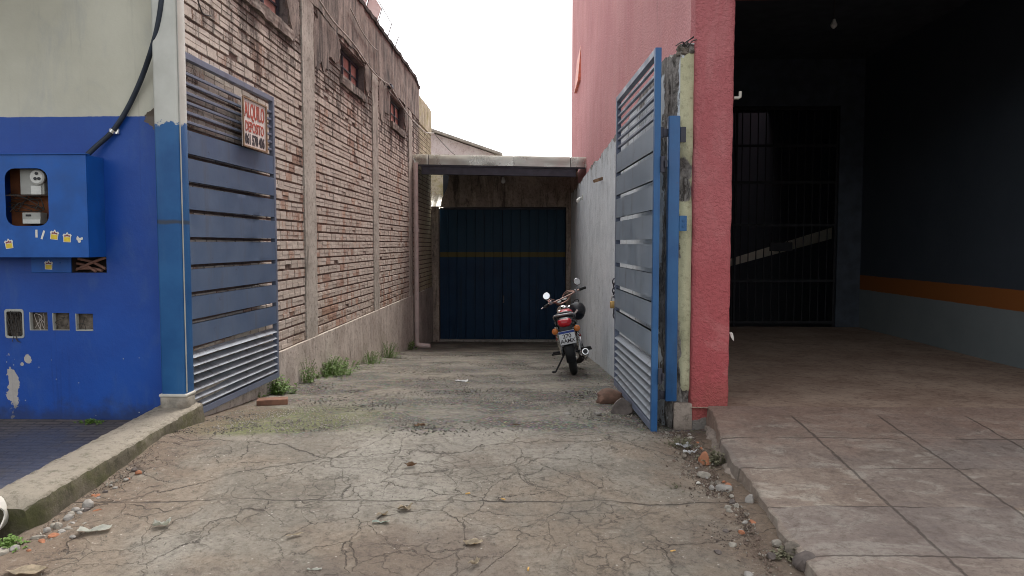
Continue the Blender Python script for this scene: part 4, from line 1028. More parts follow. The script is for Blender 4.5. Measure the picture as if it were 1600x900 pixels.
for zz in (PY(1030, 207, 5.36).z, PY(1030, 618, 5.36).z):
    bm = B(); box(bm, hx0-0.065, hx0-0.001, 5.37, 5.39, zz-0.03, zz+0.03, 0.004); lathe(bm, [(0.02, 0), (0.02, 0.075)], 10, Matrix.Translation((hx0-0.05, 5.38, zz-0.035))); obj('hinge_lug', bm, MT['darkbeam'], hp, smooth=True)

# ------------------------------------------------------------------ old grey boundary wall
ow = thing('boundary_wall', 'grey limewashed old wall with black streaks and a broken cream end', 'wall', (1.1, 5.45, -1.4))
XP = PY(1083.5, 300, 5.392).x
path = [(XP-0.001, 5.43), (XP-0.025, 5.43), (XP-0.05, 5.428), (XP-0.075, 5.43), (XP-0.095, 5.43), (1.058, 5.432), (1.043, 5.45), (1.03, 5.475), (1.015, 5.50)]
yy = 5.53
while yy < 19.6:
    path.append((1.0+0.012*fb((0, yy, 0), 0.5, 2), yy)); yy += 0.035 if yy < 7.2 else 0.10
bm = B(); ld = bm.verts.layers.float.new('dmg'); lc = bm.verts.layers.float.new('cream')
def old_top(x, y):
    return 1.30+0.12*(1-sst(5.5, 8.5, y))+0.035*fb((x, y, 0), 1.6, 4)-0.16*sst(5.75, 5.43, y)*(x < 1.06)*(0.4+abs(fb((x*6, y, 0), 6, 3)))
cols = []
NZ = 90
for i, (x, y) in enumerate(path):
    col = []
    base = gz(min(x, 1.1), y)-0.08; tp = old_top(x, y)
    for j in range(NZ+1):
        z = base+(tp-base)*j/NZ; p = Vector((x, y, z))
        front = i < 6
        near = 1-sst(5.5, 6.15, y+0.35*fb(p, 1.3, 3, 2))
        d = 0.0
        if not front:
            d = near*(1 if z > -1.0 else 0.6)
            d = max(d, sst(1.2, 1.36, z+0.12*fb(p, 2, 3))*0.8)
            q = fb(Vector((x*3, y*9, z*1.1)), 2.2, 4, 5)
            p.x += near*(0.018*q+0.01*fb(p, 16, 3))+0.004*fb(p, 4, 4)
            if y > 7.2: p.x += 0.02*sst(1.0, 1.4, z)*fb(p, 1.5, 3)
        else:
            # broken hollow in the cream end, crack by the post, rotten foot
            zc = 0.46; cav = math.exp(-((z-zc)/0.17)**4-((x-1.085)/0.075)**4)*(1+0.5*fb(p, 10, 3))
            cav = min(1.2, max(0, cav))
            foot = sst(-1.04, -1.15, z+0.08*fb(p, 8, 3)+0.35*(1.2-x)*0.3)
            crk = sst(1.105, 1.07, x+0.02*fb((0, z*2, 1), 3, 4))*(sst(0.9, 0.6, z)*0.5+sst(-0.6, -0.75, z)*0.6)
            tpd = sst(1.30, 1.40, z+0.06*fb(p, 6, 3))
            d = max(cav, foot, crk, tpd)
            p.y += 0.055*cav+0.03*foot+0.03*crk+0.012*max(0, cav)*fb(p, 20, 3)+0.005*fb(p, 5, 3)+0.003*fb(p, 40, 2)
        vtx = bm.verts.new(p); vtx[ld] = min(1, d); vtx[lc] = 1.0 if (front and i < 5 and x > 1.05) else 0.0
        col.append(vtx)
    cols.append(col)
for A, Q in zip(cols, cols[1:]):
    for j in range(NZ): bm.faces.new((A[j], A[j+1], Q[j+1], Q[j]))
back = [bm.verts.new((XP+0.004, c[-1].co.y if i else 5.5, c[-1].co.z+0.01)) for i, c in enumerate(cols)]
for i in range(len(cols)-1): bm.faces.new((cols[i][-1], cols[i+1][-1], back[i+1], back[i]))
obj('face', bm, MT['oldwall'], ow, smooth=True, angle=60, recalc=False)
bm = B(); box(bm, 1.035, 1.165, 5.385, 5.425, -1.42, -1.165, 0.008); jitter(bm, 0.012, 12); obj('concrete_foot', bm, MT['curbtop'], ow, smooth=True)
bm = B(); rr = random.Random(4)
for k in range(9):
    p = Vector((rr.uniform(1.07, 1.15), 5.42+rr.uniform(0, 0.05), 1.40)); tube(bm, spline([p, p+Vector((rr.uniform(-0.05, 0.03), -0.02, 0.04)), p+Vector((rr.uniform(-0.10, 0.08), -0.04, rr.uniform(0.0, 0.09)))], 4), 0.004, 5)
obj('dead_root', bm, MT['darkwire'], ow)
bm = B(); rr = random.Random(14)
for k in range(8): rock(bm, (rr.uniform(1.07, 1.15), 5.46, 1.34+rr.uniform(0, 0.06)), rr.uniform(0.02, 0.05), 0.04, rr.uniform(0.02, 0.04), k, 2, 0.4)
obj('broken_top', bm, MT['hole'], ow)
wp = thing('wooden_peg', 'short wooden peg sticking out of the grey wall above the motorcycle', 'peg', tuple(PX(940, 280, 1.0)))
bm = B(); p = PX(941, 279, 1.0); box(bm, -0.16, 0.03, -0.025, 0.025, -0.022, 0.022, 0.004, mx=Matrix.Translation(p) @ Matrix.Rotation(R(-20), 4, 'Y') @ Matrix.Rotation(R(35), 4, 'Z')); obj('stick', bm, MT['wood'], wp)
cv = thing('security_camera', 'small white security camera bracketed on the grey wall under the canopy', 'camera', tuple(PX(909, 312, 1.0)))
p = PX(910, 308, 0.99)
bm = B(); box(bm, p.x-0.01, p.x+0.012, p.y-0.05, p.y+0.05, p.z-0.05, p.z+0.05, 0.006); tube(bm, [p, p+Vector((-0.07, -0.02, -0.03))], 0.014, 8); obj('bracket', bm, MT['white'], cv)
bm = B(); q = p+Vector((-0.07, -0.02, -0.05)); d = Vector((-0.3, -1, -0.3)).normalized(); tube(bm, [q-d*0.07, q+d*0.10, q+d*0.13], [0.034, 0.036, 0.03], 14); obj('barrel', bm, MT['white'], cv, smooth=True)

# ------------------------------------------------------------------ pink building
pk = thing('pink_building', 'tall rough pink building with a dark open garage, right of the alley', 'building', (3, 5.4, -1.2))
XP = PY(1083.5, 300, 5.392).x; XC = PY(1146.5, 200, 5.392).x
bm = B()
def quad(bm, *ps): return bm.faces.new([bm.verts.new(p) for p in ps])
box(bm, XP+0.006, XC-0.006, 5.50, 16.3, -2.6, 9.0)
obj('side_wall', bm, MT['litpink'], pk)
bm = B(); cs = [(XP, 5.56), (XP, 5.44), (XP+0.002, 5.405), (XP+0.012, 5.394)]+[(XP+0.012+(XC-XP-0.024)*k/8, 5.392) for k in range(1, 8)]+[(XC-0.012, 5.394), (XC-0.002, 5.405), (XC, 5.44), (XC, 5.56)]
rings = []
for z in frange(-1.62, 4.0, 0.03):
    r = []
    for k, (x, y) in enumerate(cs):
        p = Vector((x, y, z)); e = k in (2, 3, 11, 12)
        p += Vector((0.004*fb(p, 6, 3) + (0.006 if k > 7 else -0.006)*(e*-1)*max(0, fb((z, k > 7, 0), 7, 4)), 0.004*fb(p, 5, 3, 4)+0.012*e*max(0, fb((z, (k > 7)*3, 2), 9, 4)), 0)); r.append(bm.verts.new(p))
    rings.append(r)
for A, Q in zip(rings, rings[1:]):
    for k in range(len(cs)-1): bm.faces.new((A[k], A[k+1], Q[k+1], Q[k]))
obj('column', bm, MT['stucco'], pk, smooth=True, angle=50)
bm = B(); box(bm, XP+0.012, XC, 16.303, 22.5, -2.9, 9.0); obj('side_wall', bm, MT['litpink'], pk)
bm = B(); box(bm, XC+0.003, 4.68, 5.403, 5.70, 1.82, 9.0); obj('lintel', bm, MT['stucco'], pk)
bm = B(); box(bm, 4.683, 9, 5.403, 5.70, -1.3, 9.0); obj('front_wall', bm, MT['stucco'], pk)
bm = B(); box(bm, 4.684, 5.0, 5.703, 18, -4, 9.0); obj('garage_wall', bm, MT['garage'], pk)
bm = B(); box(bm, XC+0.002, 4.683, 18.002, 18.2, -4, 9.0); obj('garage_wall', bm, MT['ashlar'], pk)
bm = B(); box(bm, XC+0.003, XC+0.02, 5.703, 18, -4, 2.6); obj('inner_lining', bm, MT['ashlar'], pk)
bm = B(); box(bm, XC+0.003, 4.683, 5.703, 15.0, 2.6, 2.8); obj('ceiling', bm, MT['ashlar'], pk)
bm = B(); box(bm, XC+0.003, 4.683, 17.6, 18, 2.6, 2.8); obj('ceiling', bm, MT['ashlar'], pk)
bm = B(); box(bm, 1.75, 9, 4.55, 5.40, 2.05, 2.25); obj('shade_slab', bm, MT['stucco'], pk)  # unseen slab added above the opening to shade the pavement and garage
bm = B(); box(bm, 4.35, 4.683, 10.7, 10.9, -1.3, 2.598); box(bm, XC+0.021, 4.349, 10.7, 10.9, 1.95, 2.598); obj('partition', bm, MT['ashlar'], pk)
bm = B(); p = PX(901, 100, 1.19); box(bm, 1.10, 1.205, 18.4, 20.0, 4.0, 5.15, mx=None)
for v in bm.verts:
    if v.co.x < 1.15 and v.co.z > 4.5: v.co.x = 1.195
obj('awning', bm, MT['orange'], pk)
# bits of the garage
bm = B(); rows = []
fy = frange(5.36, 18, 0.158); fxs = frange(XP, 4.69, 0.12)
for y in fy: rows.append([bm.verts.new((x, y, -1.195-0.30*max(0, y-10.75)+0.006*fb((x, y, 0), 1.5, 4)+0.004*fb((x, y, 0), 9, 3))) for x in fxs])
for a, b in zip(rows, rows[1:]):
    for i in range(len(fxs)-1): bm.faces.new((a[i], a[i+1], b[i+1], b[i]))
top(obj('garage_floor', bm, MT['floor'], smooth=True), 'dusty reddish garage floor fading into the dark', 'floor', kind='structure')
gg = thing('garage_grille', 'black barred iron gate at the back of the dark garage', 'gate', (2.9, 10.8, -1.19))
bm = B()
x = XC+0.1
while x < 4.33: tube(bm, [(x, 10.76, -1.12), (x, 10.76, 1.90)], 0.008, 6); x += 0.112
obj('bars', bm, MT['grille'], gg)
bm = B()
for z in (-1.15, -0.55, 0.25, 0.86, 1.38, 1.90): box(bm, XC+0.03, 4.345, 10.745, 10.775, z, z+0.035)
for x in (XC+0.03, 2.9, 4.318): box(bm, x, x+0.028, 10.742, 10.778, -1.19, 1.945)
obj('frame', bm, MT['grille'], gg)
bm = B(); p = PY(1215, 386, 10.74); box(bm, p.x-0.12, p.x+0.2, 10.70, 10.74, p.z-0.06, p.z+0.07, 0.01); obj('lock_box', bm, MT['grille'], gg)
lb = thing('light_bulb', 'dim bulb hanging from the dark garage ceiling', 'bulb', tuple(PY(1303, 30, 7.5)))
p = PY(1303, 38, 7.5)
bm = B(); tube(bm, [p+Vector((0, 0, 0.05)), (p.x, p.y, 2.6)], 0.004, 6); obj('cord', bm, MT['darkwire'], lb)
bm = B(); lathe(bm, [(0.012, 0.05), (0.018, 0.03), (0.032, 0.0), (0.03, -0.02), (0.01, -0.04)], 14, Matrix.Translation(p)); obj('globe', bm, MT['bulb'], lb, smooth=True)
hk = thing('pipe_hook', 'white bent pipe hook on the pink column at the garage opening', 'hook', tuple(PY(1148, 152, 5.5)))
bm = B(); p = PX(1147, 153, XC+0.002); q = [p, p+Vector((0.03, 0, 0.0)), p+Vector((0.042, 0, 0.006)), p+Vector((0.044, 0, 0.045))]; tube(bm, q, 0.011, 10); obj('hook', bm, MT['whitepvc'], hk, smooth=True)
rg_ = thing('rag', 'small white rag caught on the pink column edge by the garage', 'rag', tuple(PX(1138, 525, XC+0.003)))
bm = B(); p = PX(1138, 522, XC+0.006)
for k in range(3): tube(bm, spline([p+Vector((0, 0, 0.004*k)), p+Vector((0.012+0.006*k, -0.01, 0.006)), p+Vector((0.02+0.008*k, -0.012, -0.03-0.01*k))], 4), [0.004, 0.005, 0.005, 0.006, 0.006, 0.005, 0.005, 0.004, 0.002], 6)
obj('strip', bm, MT['paper'], rg_)

# pavement in front of the garage
bm = B(); rows = []
us = [(1.185, -0.30), (1.188, -0.10), (1.194, -0.05), (1.198, -0.007), (1.206, -0.001), (1.235, 0)]+[(x, 0) for x in frange(1.27, 3.9, 0.055)]+[(5, 0), (7, 0), (12, 0)]
for y in uniq([0.9, 1.4, 2.0]+frange(2.4, 5.385, 0.025)):
    r = []
    chip = 0.018*fb((0, y, 0), 1.9, 4)+0.014*fb((0, y, 5), 9, 4)-0.03*max(0, fb((0, y, 9), 5, 3)-0.5)
    for x, dz in us:
        p = Vector((x, y, pave_z(y)+dz)); w = sst(1.45, 1.2, x)
        p.x += chip*w+0.085*sst(4.55, 5.25, y)*sst(1.9, 1.2, x); p.z += 0.004*fb(p, 2.2, 4)+0.0022*fb(p, 12, 3)-0.03*w*max(0, fb((x, y, 3), 3.5, 3))
        r.append(bm.verts.new(p))
    rows.append(r)
for a, b in zip(rows, rows[1:]):
    for i in range(len(us)-1): bm.faces.new((a[i], a[i+1], b[i+1], b[i]))
bm.faces.new(rows[-1]+[bm.verts.new((12, 5.385, -1.6))]); bm.faces.new(rows[0]+[bm.verts.new((12, 0.9, -1.8))])
top(obj('pavement', bm, MT['pave'], smooth=True, angle=33), 'sloping slabbed concrete pavement in front of the garage', 'pavement', kind='structure')
bm = B(); rows = []
for y in frange(2.7, 5.36, 0.02):
    w = 0.05+0.02*fb((0, y, 12), 8, 3)+0.03*fb((0, y, 2), 1.6, 4)-0.05*sst(5.0, 5.3, y); zt = pave_z(y)-0.085+0.02*fb((0, y, 7), 3, 4)+0.015*fb((0, y, 17), 14, 3)-0.05*sst(5.0, 5.3, y)
    if y < 3.3: zt -= 0.04
    ox = 0.07*sst(4.55, 5.25, y)
    rows.append([bm.verts.new((p[0]+ox, p[1], p[2])) for p in ((1.22, y, zt+0.01), (1.19-w*0.4, y, zt+0.006*fb((0, y, 1), 9, 3)), (1.19-w, y, zt-0.03), (1.19-w-0.03-0.02*fb((0, y, 4), 5, 3), y, gz(1.1, y)-0.05))])
for a, b in zip(rows, rows[1:]):
    for i in range(3): bm.faces.new((a[i], a[i+1], b[i+1], b[i]))
top(obj('pavement_edge', bm, MT['curbtop'], smooth=True, angle=45), 'crumbling concrete edge below the slabbed pavement', 'kerb', kind='structure')

# ------------------------------------------------------------------ canopy, rear wall and door
YC = 16.25
cl, cr2 = PY(645, 241, YC), PY(916, 245.5, YC)
cl2, cr3 = PY(645, 256.5, YC), PY(916, 261.5, YC)
cp = thing('canopy', 'sheet metal canopy with a dented pale fascia across the alley end', 'canopy', (-0.7, YC, 1.6))
cuts = [645, 669, 803, 891, 916]
for a, b in zip(cuts, cuts[1:]):
    bm = B(); n = 14; g0 = []
    for i in range(n+1):
        t = (a+(b-a)*i/n-645)/271
        A, Q = cl.lerp(cr2, t), cl2.lerp(cr3, t)
        if i == 0: A.x += 0.012; Q.x += 0.012
        r = []
        for j in range(5):
            p = A.lerp(Q, j/4); p.y += 0.02*fb((p.x, 0, p.z), 1.7, 3) if 0 < i < n else 0.0; r.append(bm.verts.new(p))
        g0.append(r)
    for A, Q in zip(g0, g0[1:]):
        for j in range(4): bm.faces.new((A[j], A[j+1], Q[j+1], Q[j]))
    bmesh.ops.solidify(bm, geom=bm.faces[:], thickness=0.012)
    obj('fascia', bm, MT['tin'], cp, smooth=True)
bm = B()
zs = lambda x, o: cl.z+(cr2.z-cl.z)*(x-cl.x)/(cr2.x-cl.x)+o
def skew(bm):
    for v in bm.verts: v.co.z += zs(v.co.x, 0)
    return bm
bm = B(); box(bm, cl.x+0.02, cr2.x-0.02, YC+0.04, 19.6, -0.03, -0.012); obj('roof_sheet', skew(bm), MT['soffit'], cp)
bm = B(); box(bm, cl.x+0.18, cr2.x-0.22, YC+0.05, YC+0.2, -0.42, -0.24); obj('beam', skew(bm), MT['darkbeam'], cp)
bm = B(); box(bm, cl.x+0.02, cr2.x-0.02, YC+0.022, YC+0.06, -0.25, -0.04); obj('back_frame', skew(bm), MT['darkbeam'], cp)
bm = B()
for y in (17.4, 18.5): box(bm, -2.55, 0.95, y, y+0.09, -0.16, -0.032)
obj('rafter', skew(bm), MT['darkbeam'], cp)
dp = thing('downpipe', 'dusty pink plastic downpipe from the canopy to the ground', 'pipe', (-2.52, 16.05, -2.25))
px_ = PY(650.5, 400, 16.05).x; zb = gz(px_, 16.05)
bm = B(); tube(bm, [(px_, 16.05, 1.75), (px_, 16.05, zb+0.05)], 0.052, 14); obj('pipe', bm, MT['pvc'], dp, smooth=True)
bm = B()
for z in (0.25, -1.7): tube(bm, [(px_, 16.05, z), (px_, 16.05, z+0.09)], 0.059, 14)
obj('coupling', bm, MT['pvc'], dp, smooth=True)
bm = B(); tube(bm, spline([(px_, 16.05, zb+0.12), (px_+0.03, 16.04, zb+0.06), (px_+0.12, 16.02, zb+0.05), (px_+0.3, 16.0, zb+0.045)], 4), 0.056, 12); obj('elbow', bm, MT['pvc'], dp, smooth=True)
hb = thing('light_bulb', 'round bulb hanging under the alley canopy', 'bulb', tuple(PY(787, 283, 17.8)))
p = PY(786.5, 283, 17.8)
bm = B(); tube(bm, [p+Vector((0, 0, 0.06)), (p.x, p.y, 1.72)], 0.006, 6); obj('cord', bm, MT['darkwire'], hb)
bm = B(); lathe(bm, [(0.02, 0.10), (0.03, 0.06), (0.055, 0.0), (0.045, -0.035), (0.02, -0.055)], 14, Matrix.Translation(p)); obj('globe', bm, MT['bulb'], hb, smooth=True)

rw = thing('rear_wall', 'sooty plaster wall above and around the blue door at the alley end', 'wall', (-0.8, 19.5, -2.6))
dx0, dx1 = PY(687, 430, 19.5).x, PY(884, 430, 19.5).x; dz1 = PY(780, 324, 19.5).z
bm = B()
holed(bm, [(-3.2, -2.9), (dx0, -2.9), (dx0, dz1), (dx1, dz1), (dx1, -2.9), (1.35, -2.9), (1.35, 1.9), (-2.15, 1.9), (-2.22, 1.45), (-2.36, 1.18), (-2.40, 0.98), (-3.2, 0.95)], [], lambda u, w: Vector((u, 19.5, w)))
bmesh.ops.solidify(bm, geom=bm.faces[:], thickness=-0.2)
obj('plaster', bm, MT['rear'], rw)
bm = B(); box(bm, -2.38, 1.3, 19.72, 19.8, -2.9, 1.85); box(bm, -2.95, -2.382, 19.72, 19.8, -2.9, 0.93); obj('backing', bm, MT['ashlar'], rw)
bm = B(); box(bm, -2.63, dx0-0.012, 19.38, 19.498, -2.9, 0.85, 0.01); obj('jamb', bm, MT['jamb'], rw)
bm = B(); box(bm, dx1+0.012, 0.99, 19.38, 19.498, -2.9, 1.5, 0.01); obj('jamb', bm, MT['jamb'], rw)
bm = B(); nr = 26; prof_ = []
dw = dx1-dx0
rd = thing('rear_door', 'wide ribbed blue metal door with a thin yellow stripe at the alley end', 'door', ((dx0+dx1)/2, 19.55, -2.6))
for half, (xa, xb) in enumerate(((dx0+0.012, (dx0+dx1)/2-0.006), ((dx0+dx1)/2+0.006, dx1-0.012))):
    bm = B(); n = 7; pts = []
    for k in range(n):
        w = (xb-xa)/n; x = xa+w*k
        pts += [(x, 19.56), (x+w*0.80, 19.56), (x+w*0.84, 19.53), (x+w*0.96, 19.53)]
    pts.append((xb, 19.56)); zl = gz(0, 19.5)-0.02
    Zs = frange(zl+0.05, dz1-0.01, 0.25); cg = [[bm.verts.new((x, y+0.008*fb((x, 0, z), 1.2, 3), z)) for z in Zs] for x, y in pts]
    for A, Q in zip(cg, cg[1:]):
        for j in range(len(Zs)-1): bm.faces.new((A[j], A[j+1], Q[j+1], Q[j]))
    bmesh.ops.solidify(bm, geom=bm.faces[:], thickness=0.01)
    obj('leaf', bm, MT['door'], rd)
bm = B(); p = Vector(((dx0+dx1)/2+0.03, 19.50, -1.55)); tube(bm, [p, p+Vector((0, -0.03, 0.02)), p+Vector((0, -0.03, 0.16)), p+Vector((0, 0, 0.18))], 0.012, 8); obj('handle', bm, MT['alloy'], rd)
bm = B(); box(bm, dx0+0.014, dx1-0.014, 19.50, 19.57, dz1-0.055, dz1-0.012); obj('head_rail', bm, MT['darkbeam'], rd)
bm = B(); box(bm, -2.6, 0.98, 19.33, 19.60, -2.9, gz(0, 19.4)+0.05, 0.02); top(obj('threshold', bm, MT['jamb']), 'low concrete sill under the blue rear door', 'sill', kind='structure')
# lean-to roof behind the left corner
lt = thing('lean_to_roof', 'bright corrugated metal roof sheet seen in the gap left of the door', 'roof', (-2.7, 21, 1.2))
bm = B(); n = 40; g0 = []
for i in range(n+1):
    x = -4.4+2.0*i/n
    g0.append([bm.verts.new((x, y, 1.58-0.42*(y-20.4)*-1-0.42*1.4+0.03*math.sin(i*1.9)-0.35*max(0, (x+2.9)))) for y in (20.2, 21.6)])
for A, Q in zip(g0, g0[1:]): bm.faces.new((A[0], Q[0], Q[1], A[1]))
bmesh.ops.solidify(bm, geom=bm.faces[:], thickness=0.006); obj('sheet', bm, MT['tin'], lt)
bm = B(); box(bm, -4.4, -2.45, 21.7, 21.9, -2.7, 2.6); obj('back_wall', bm, MT['wallend'], lt)

# far house
fh = thing('far_house', 'pale pink gable house with stained wall beyond the canopy', 'house', (-3.5, 29, -2.7))
D = 29; A = PY(674, 207, D); Bp = PY(772, 240, D); E = PY(783, 246, D)
bm = B(); ap = Vector((A.x-1.2, D, A.z+0.45)); lfx = ap.x-(Bp.x-ap.x)
out = [(Bp.x, -2.8), (Bp.x, Bp.z-0.02), (ap.x, ap.z-0.05), (lfx, Bp.z-0.02), (lfx, -2.8)]
prism(bm, out, D, D+7.0)
obj('wall', bm, MT['house'], fh)
for sgn in (1, -1):
    bm = B(); ex = Bp.x+0.32 if sgn > 0 else lfx-0.32; ez = Bp.z-0.10
    p0, p1 = Vector((ap.x, 0, ap.z)), Vector((ex, 0, ez))
    vs = [Vector((p.x, y, p.z+o)) for o in (0, 0.09) for p, y in ((p0, D-0.35), (p1, D-0.35), (p1, D+7.2), (p0, D+7.2))]
    V = [bm.verts.new(q) for q in vs]
    for f in ((0, 1, 2, 3), (4, 7, 6, 5), (0, 4, 5, 1), (1, 5, 6, 2), (2, 6, 7, 3), (3, 7, 4, 0)): bm.faces.new([V[i] for i in f])
    obj('roof', bm, MT['pillar'], fh)
fw = [PY(a, b, D-0.4) for a, b in ((679, 209), (690, 222), (708, 240), (720, 247))]
bm = B(); tube(bm, spline(fw, 5), 0.012, 5); top(obj('cable', bm, MT['darkwire'], None, tuple(fw[0])), 'thin dark cable slanting across the far pink house', 'cable')

# ------------------------------------------------------------------ motorcycle
rear = PG(898, 586)
heading = R(-4); lean = R(-10)
mc = thing('motorcycle', 'small red and black motorcycle leaning on its side stand by the grey wall', 'motorcycle', (rear.x, rear.y, rear.z+0.004))
mc.rotation_euler = (Matrix.Rotation(R(-3.2), 4, 'X') @ Matrix.Rotation(heading, 4, 'Z') @ Matrix.Rotation(lean, 4, 'Y')).to_euler()
WB, RW = 1.22, 0.295
def part(name, bm, mat, par=mc, smooth=True, angle=40, mx=None):
    if mx is not None: bmesh.ops.transform(bm, matrix=mx, verts=bm.verts)
    return obj(name, bm, mat, par, local=True, smooth=smooth, angle=angle)
RY = Matrix.Rotation(R(90), 4, 'Y')
def wheel(name, cy, w, mx=None, cx=0.0):
    T = Matrix.Translation((cx, cy, RW)) @ RY
    bm = B(); n = 12
    pr = [(RW-0.045+0.045*math.cos(2*math.pi*k/n), w*math.sin(2*math.pi*k/n)) for k in range(n)]
    lathe(bm, pr, 40, T, True)
    wv = part(name, bm, MT['rubber'], mx=mx)
    bm = B(); lathe(bm, [(RW-0.085, -0.025), (RW-0.072, -0.030), (RW-0.072, 0.030), (RW-0.085, 0.025)], 40, T, True)
    lathe(bm, [(0.055, -0.06), (0.055, 0.06)], 20, T)
    for k in range(18):
        a = 2*math.pi*k/18; s = -1 if k % 2 else 1
        tube(bm, [T @ Vector((0.05*math.cos(a+0.4*s), 0.05*math.sin(a+0.4*s), 0.035*s)), T @ Vector(((RW-0.078)*math.cos(a), (RW-0.078)*math.sin(a), 0.0))], 0.0025, 4)
    part('rim', bm, MT['chrome'], wv, mx=mx)
    return wv
wheel('wheel', 0, 0.047)
# steering: axis through the head, raked, turned to the left
rake = R(26); head = Vector((0, 0.93, 0.83)); axd = Vector((0, -math.sin(rake), math.cos(rake)))
ST = Matrix.Translation(head) @ Matrix.Rotation(R(33), 4, axd) @ Matrix.Translation(-head)
wheel('wheel', WB, 0.040, ST)
# body
bm = B()
for sx in (-1, 1):
    tube(bm, spline([(sx*0.03, 0.90, 0.78), (sx*0.05, 0.6, 0.68), (sx*0.12, 0.2, 0.66), (sx*0.12, -0.25, 0.70)], 5), 0.014, 8)
    tube(bm, spline([(sx*0.03, 0.90, 0.72), (sx*0.06, 0.75, 0.42), (sx*0.08, 0.5, 0.24), (sx*0.10, 0.30, 0.30), (sx*0.12, 0.18, 0.66)], 5), 0.014, 8)
    tube(bm, [(sx*0.085, 0.36, 0.32), (sx*0.095, 0.02, 0.295)], 0.018, 8)
tube(bm, [(0, 0.95, 0.70), (0, 0.905, 0.86)], 0.028, 12)
tube(bm, [(-0.095, 0, RW), (0.095, 0, RW)], 0.012, 8)
part('frame', bm, MT['blackpl'])
bm = B(); rings = []
for y, z, a, b in ((0.30, 0.70, 0.07, 0.05), (0.36, 0.71, 0.09, 0.07), (0.5, 0.735, 0.105, 0.095), (0.65, 0.74, 0.105, 0.095), (0.78, 0.735, 0.09, 0.08), (0.86, 0.74, 0.06, 0.06)):
    rings.append(sring((0, y, z), (1, 0, 0), (0, 0, 1), a, b, 18, 0.8))
loft(bm, rings); tk = part('fuel_tank', bm, MT['redpaint'])
bm = B(); lathe(bm, [(0.03, 0), (0.03, 0.015), (0.02, 0.02)], 14, Matrix.Translation((0, 0.62, 0.845))); part('filler_cap', bm, MT['chrome'], tk)
bm = B(); rings = []
for y, z, a, b in ((-0.27, 0.80, 0.05, 0.02), (-0.24, 0.785, 0.095, 0.04), (-0.1, 0.775, 0.115, 0.045), (0.12, 0.755, 0.12, 0.05), (0.3, 0.755, 0.09, 0.05), (0.38, 0.77, 0.06, 0.04)):
    rings.append(sring((0, y, z), (1, 0, 0), (0, 0, 1), a, b, 18, 0.6))
loft(bm, rings); part('seat', bm, MT['seatv'])
bm = B(); rings = []
for y, z, a, b in ((-0.36, 0.70, 0.055, 0.03), (-0.33, 0.70, 0.085, 0.055), (-0.2, 0.70, 0.105, 0.06), (0.05, 0.68, 0.115, 0.07), (0.25, 0.65, 0.10, 0.08)):
    rings.append(sring((0, y, z), (1, 0, 0), (0, 0, 1), a, b, 18, 0.65))
loft(bm, rings); part('tail_fairing', bm, MT['blackpl'])
bm = B()
for sx in (-1, 1): tube(bm, spline([(sx*0.115, 0.02, 0.70), (sx*0.135, -0.15, 0.765), (sx*0.115, -0.34, 0.79)], 5), 0.011, 8)
tube(bm, spline([(-0.115, -0.34, 0.79), (-0.06, -0.385, 0.793), (0.06, -0.385, 0.793), (0.115, -0.34, 0.79)], 5), 0.012, 8)
part('grab_rail', bm, MT['alloy'])
bm = B(); rings = []
for y, a, b in ((-0.33, 0.088, 0.052), (-0.375, 0.086, 0.048), (-0.398, 0.07, 0.036), (-0.408, 0.04, 0.02)):
    rings.append([(c.x, c.y, c.z) if c.z > 0.69 else (c.x*(1-0.35*(0.69-c.z)/0.06), c.y, c.z) for c in sring((0, y, 0.69), (1, 0, 0), (0, 0, 1), a, b, 18, 0.55)])
loft(bm, rings); part('tail_light', bm, MT['redlens'])
bm = B(); box(bm, -0.075, 0.075, -0.345, -0.33, 0.45, 0.66, 0.004); part('plate_bracket', bm, MT['blackpl'])
bm = B(); box(bm, -0.10, 0.10, -0.008, 0.0, 0.0, 0.17, 0.003); PM = Matrix.Translation((0.004, -0.356, 0.425)) @ Matrix.Rotation(R(8), 4, 'X') @ Matrix.Rotation(R(-2), 4, 'Y')
npl = part('number_plate', bm, MT['platew'], mx=PM)
bm = B(); box(bm, -0.098, 0.098, -0.0095, -0.0085, 0.139, 0.167); part('blue_band', bm, MT['plateblue'], npl, False, mx=PM)
text('270', 0.072, MT['signblack'], 'lettering', npl, PM @ Matrix.Translation((0, -0.0088, 0.102)) @ TX, 0.0015, 1.0, 0.0006)
text('AAMX', 0.064, MT['signblack'], 'lettering', npl, PM @ Matrix.Translation((0, -0.0088, 0.042)) @ TX, 0.0015, 1.0, 0.0006)
for sx in (-1, 1):
    bm = B(); tube(bm, [(sx*0.07, -0.30, 0.615), (sx*0.105, -0.31, 0.605)], 0.010, 8); w = part('indicator', bm, MT['blackpl'])
    bm = B(); lathe(bm, [(0.018, 0.035), (0.036, 0.02), (0.040, -0.01), (0.034, -0.03), (0.012, -0.042)], 16, Matrix.Translation((sx*0.138, -0.315, 0.60)) @ Matrix.Rotation(R(90), 4, 'X') @ Matrix.Scale(-1, 4, (0, 0, 1))); part('lens', bm, MT['amber'], w)
bm = B(); g0 = []
for k in range(15):
    a = R(35+9.5*k); r = RW+0.032
    c = Vector((0, -r*math.cos(a-R(35)+R(-18)), RW+r*math.sin(a-R(35)+R(-18)))); nrm = (c-Vector((0, 0, RW))).normalized()
    g0.append([bm.verts.new(c+Vector((x, 0, 0))-nrm*d) for x, d in ((-0.062, 0.035), (-0.058, 0.008), (-0.03, 0), (0.03, 0), (0.058, 0.008), (0.062, 0.035))])
for A, Q in zip(g0, g0[1:]):
    for i in range(5): bm.faces.new((A[i], A[i+1], Q[i+1], Q[i]))
bmesh.ops.solidify(bm, geom=bm.faces[:], thickness=0.004); part('mudguard', bm, MT['blackpl'])
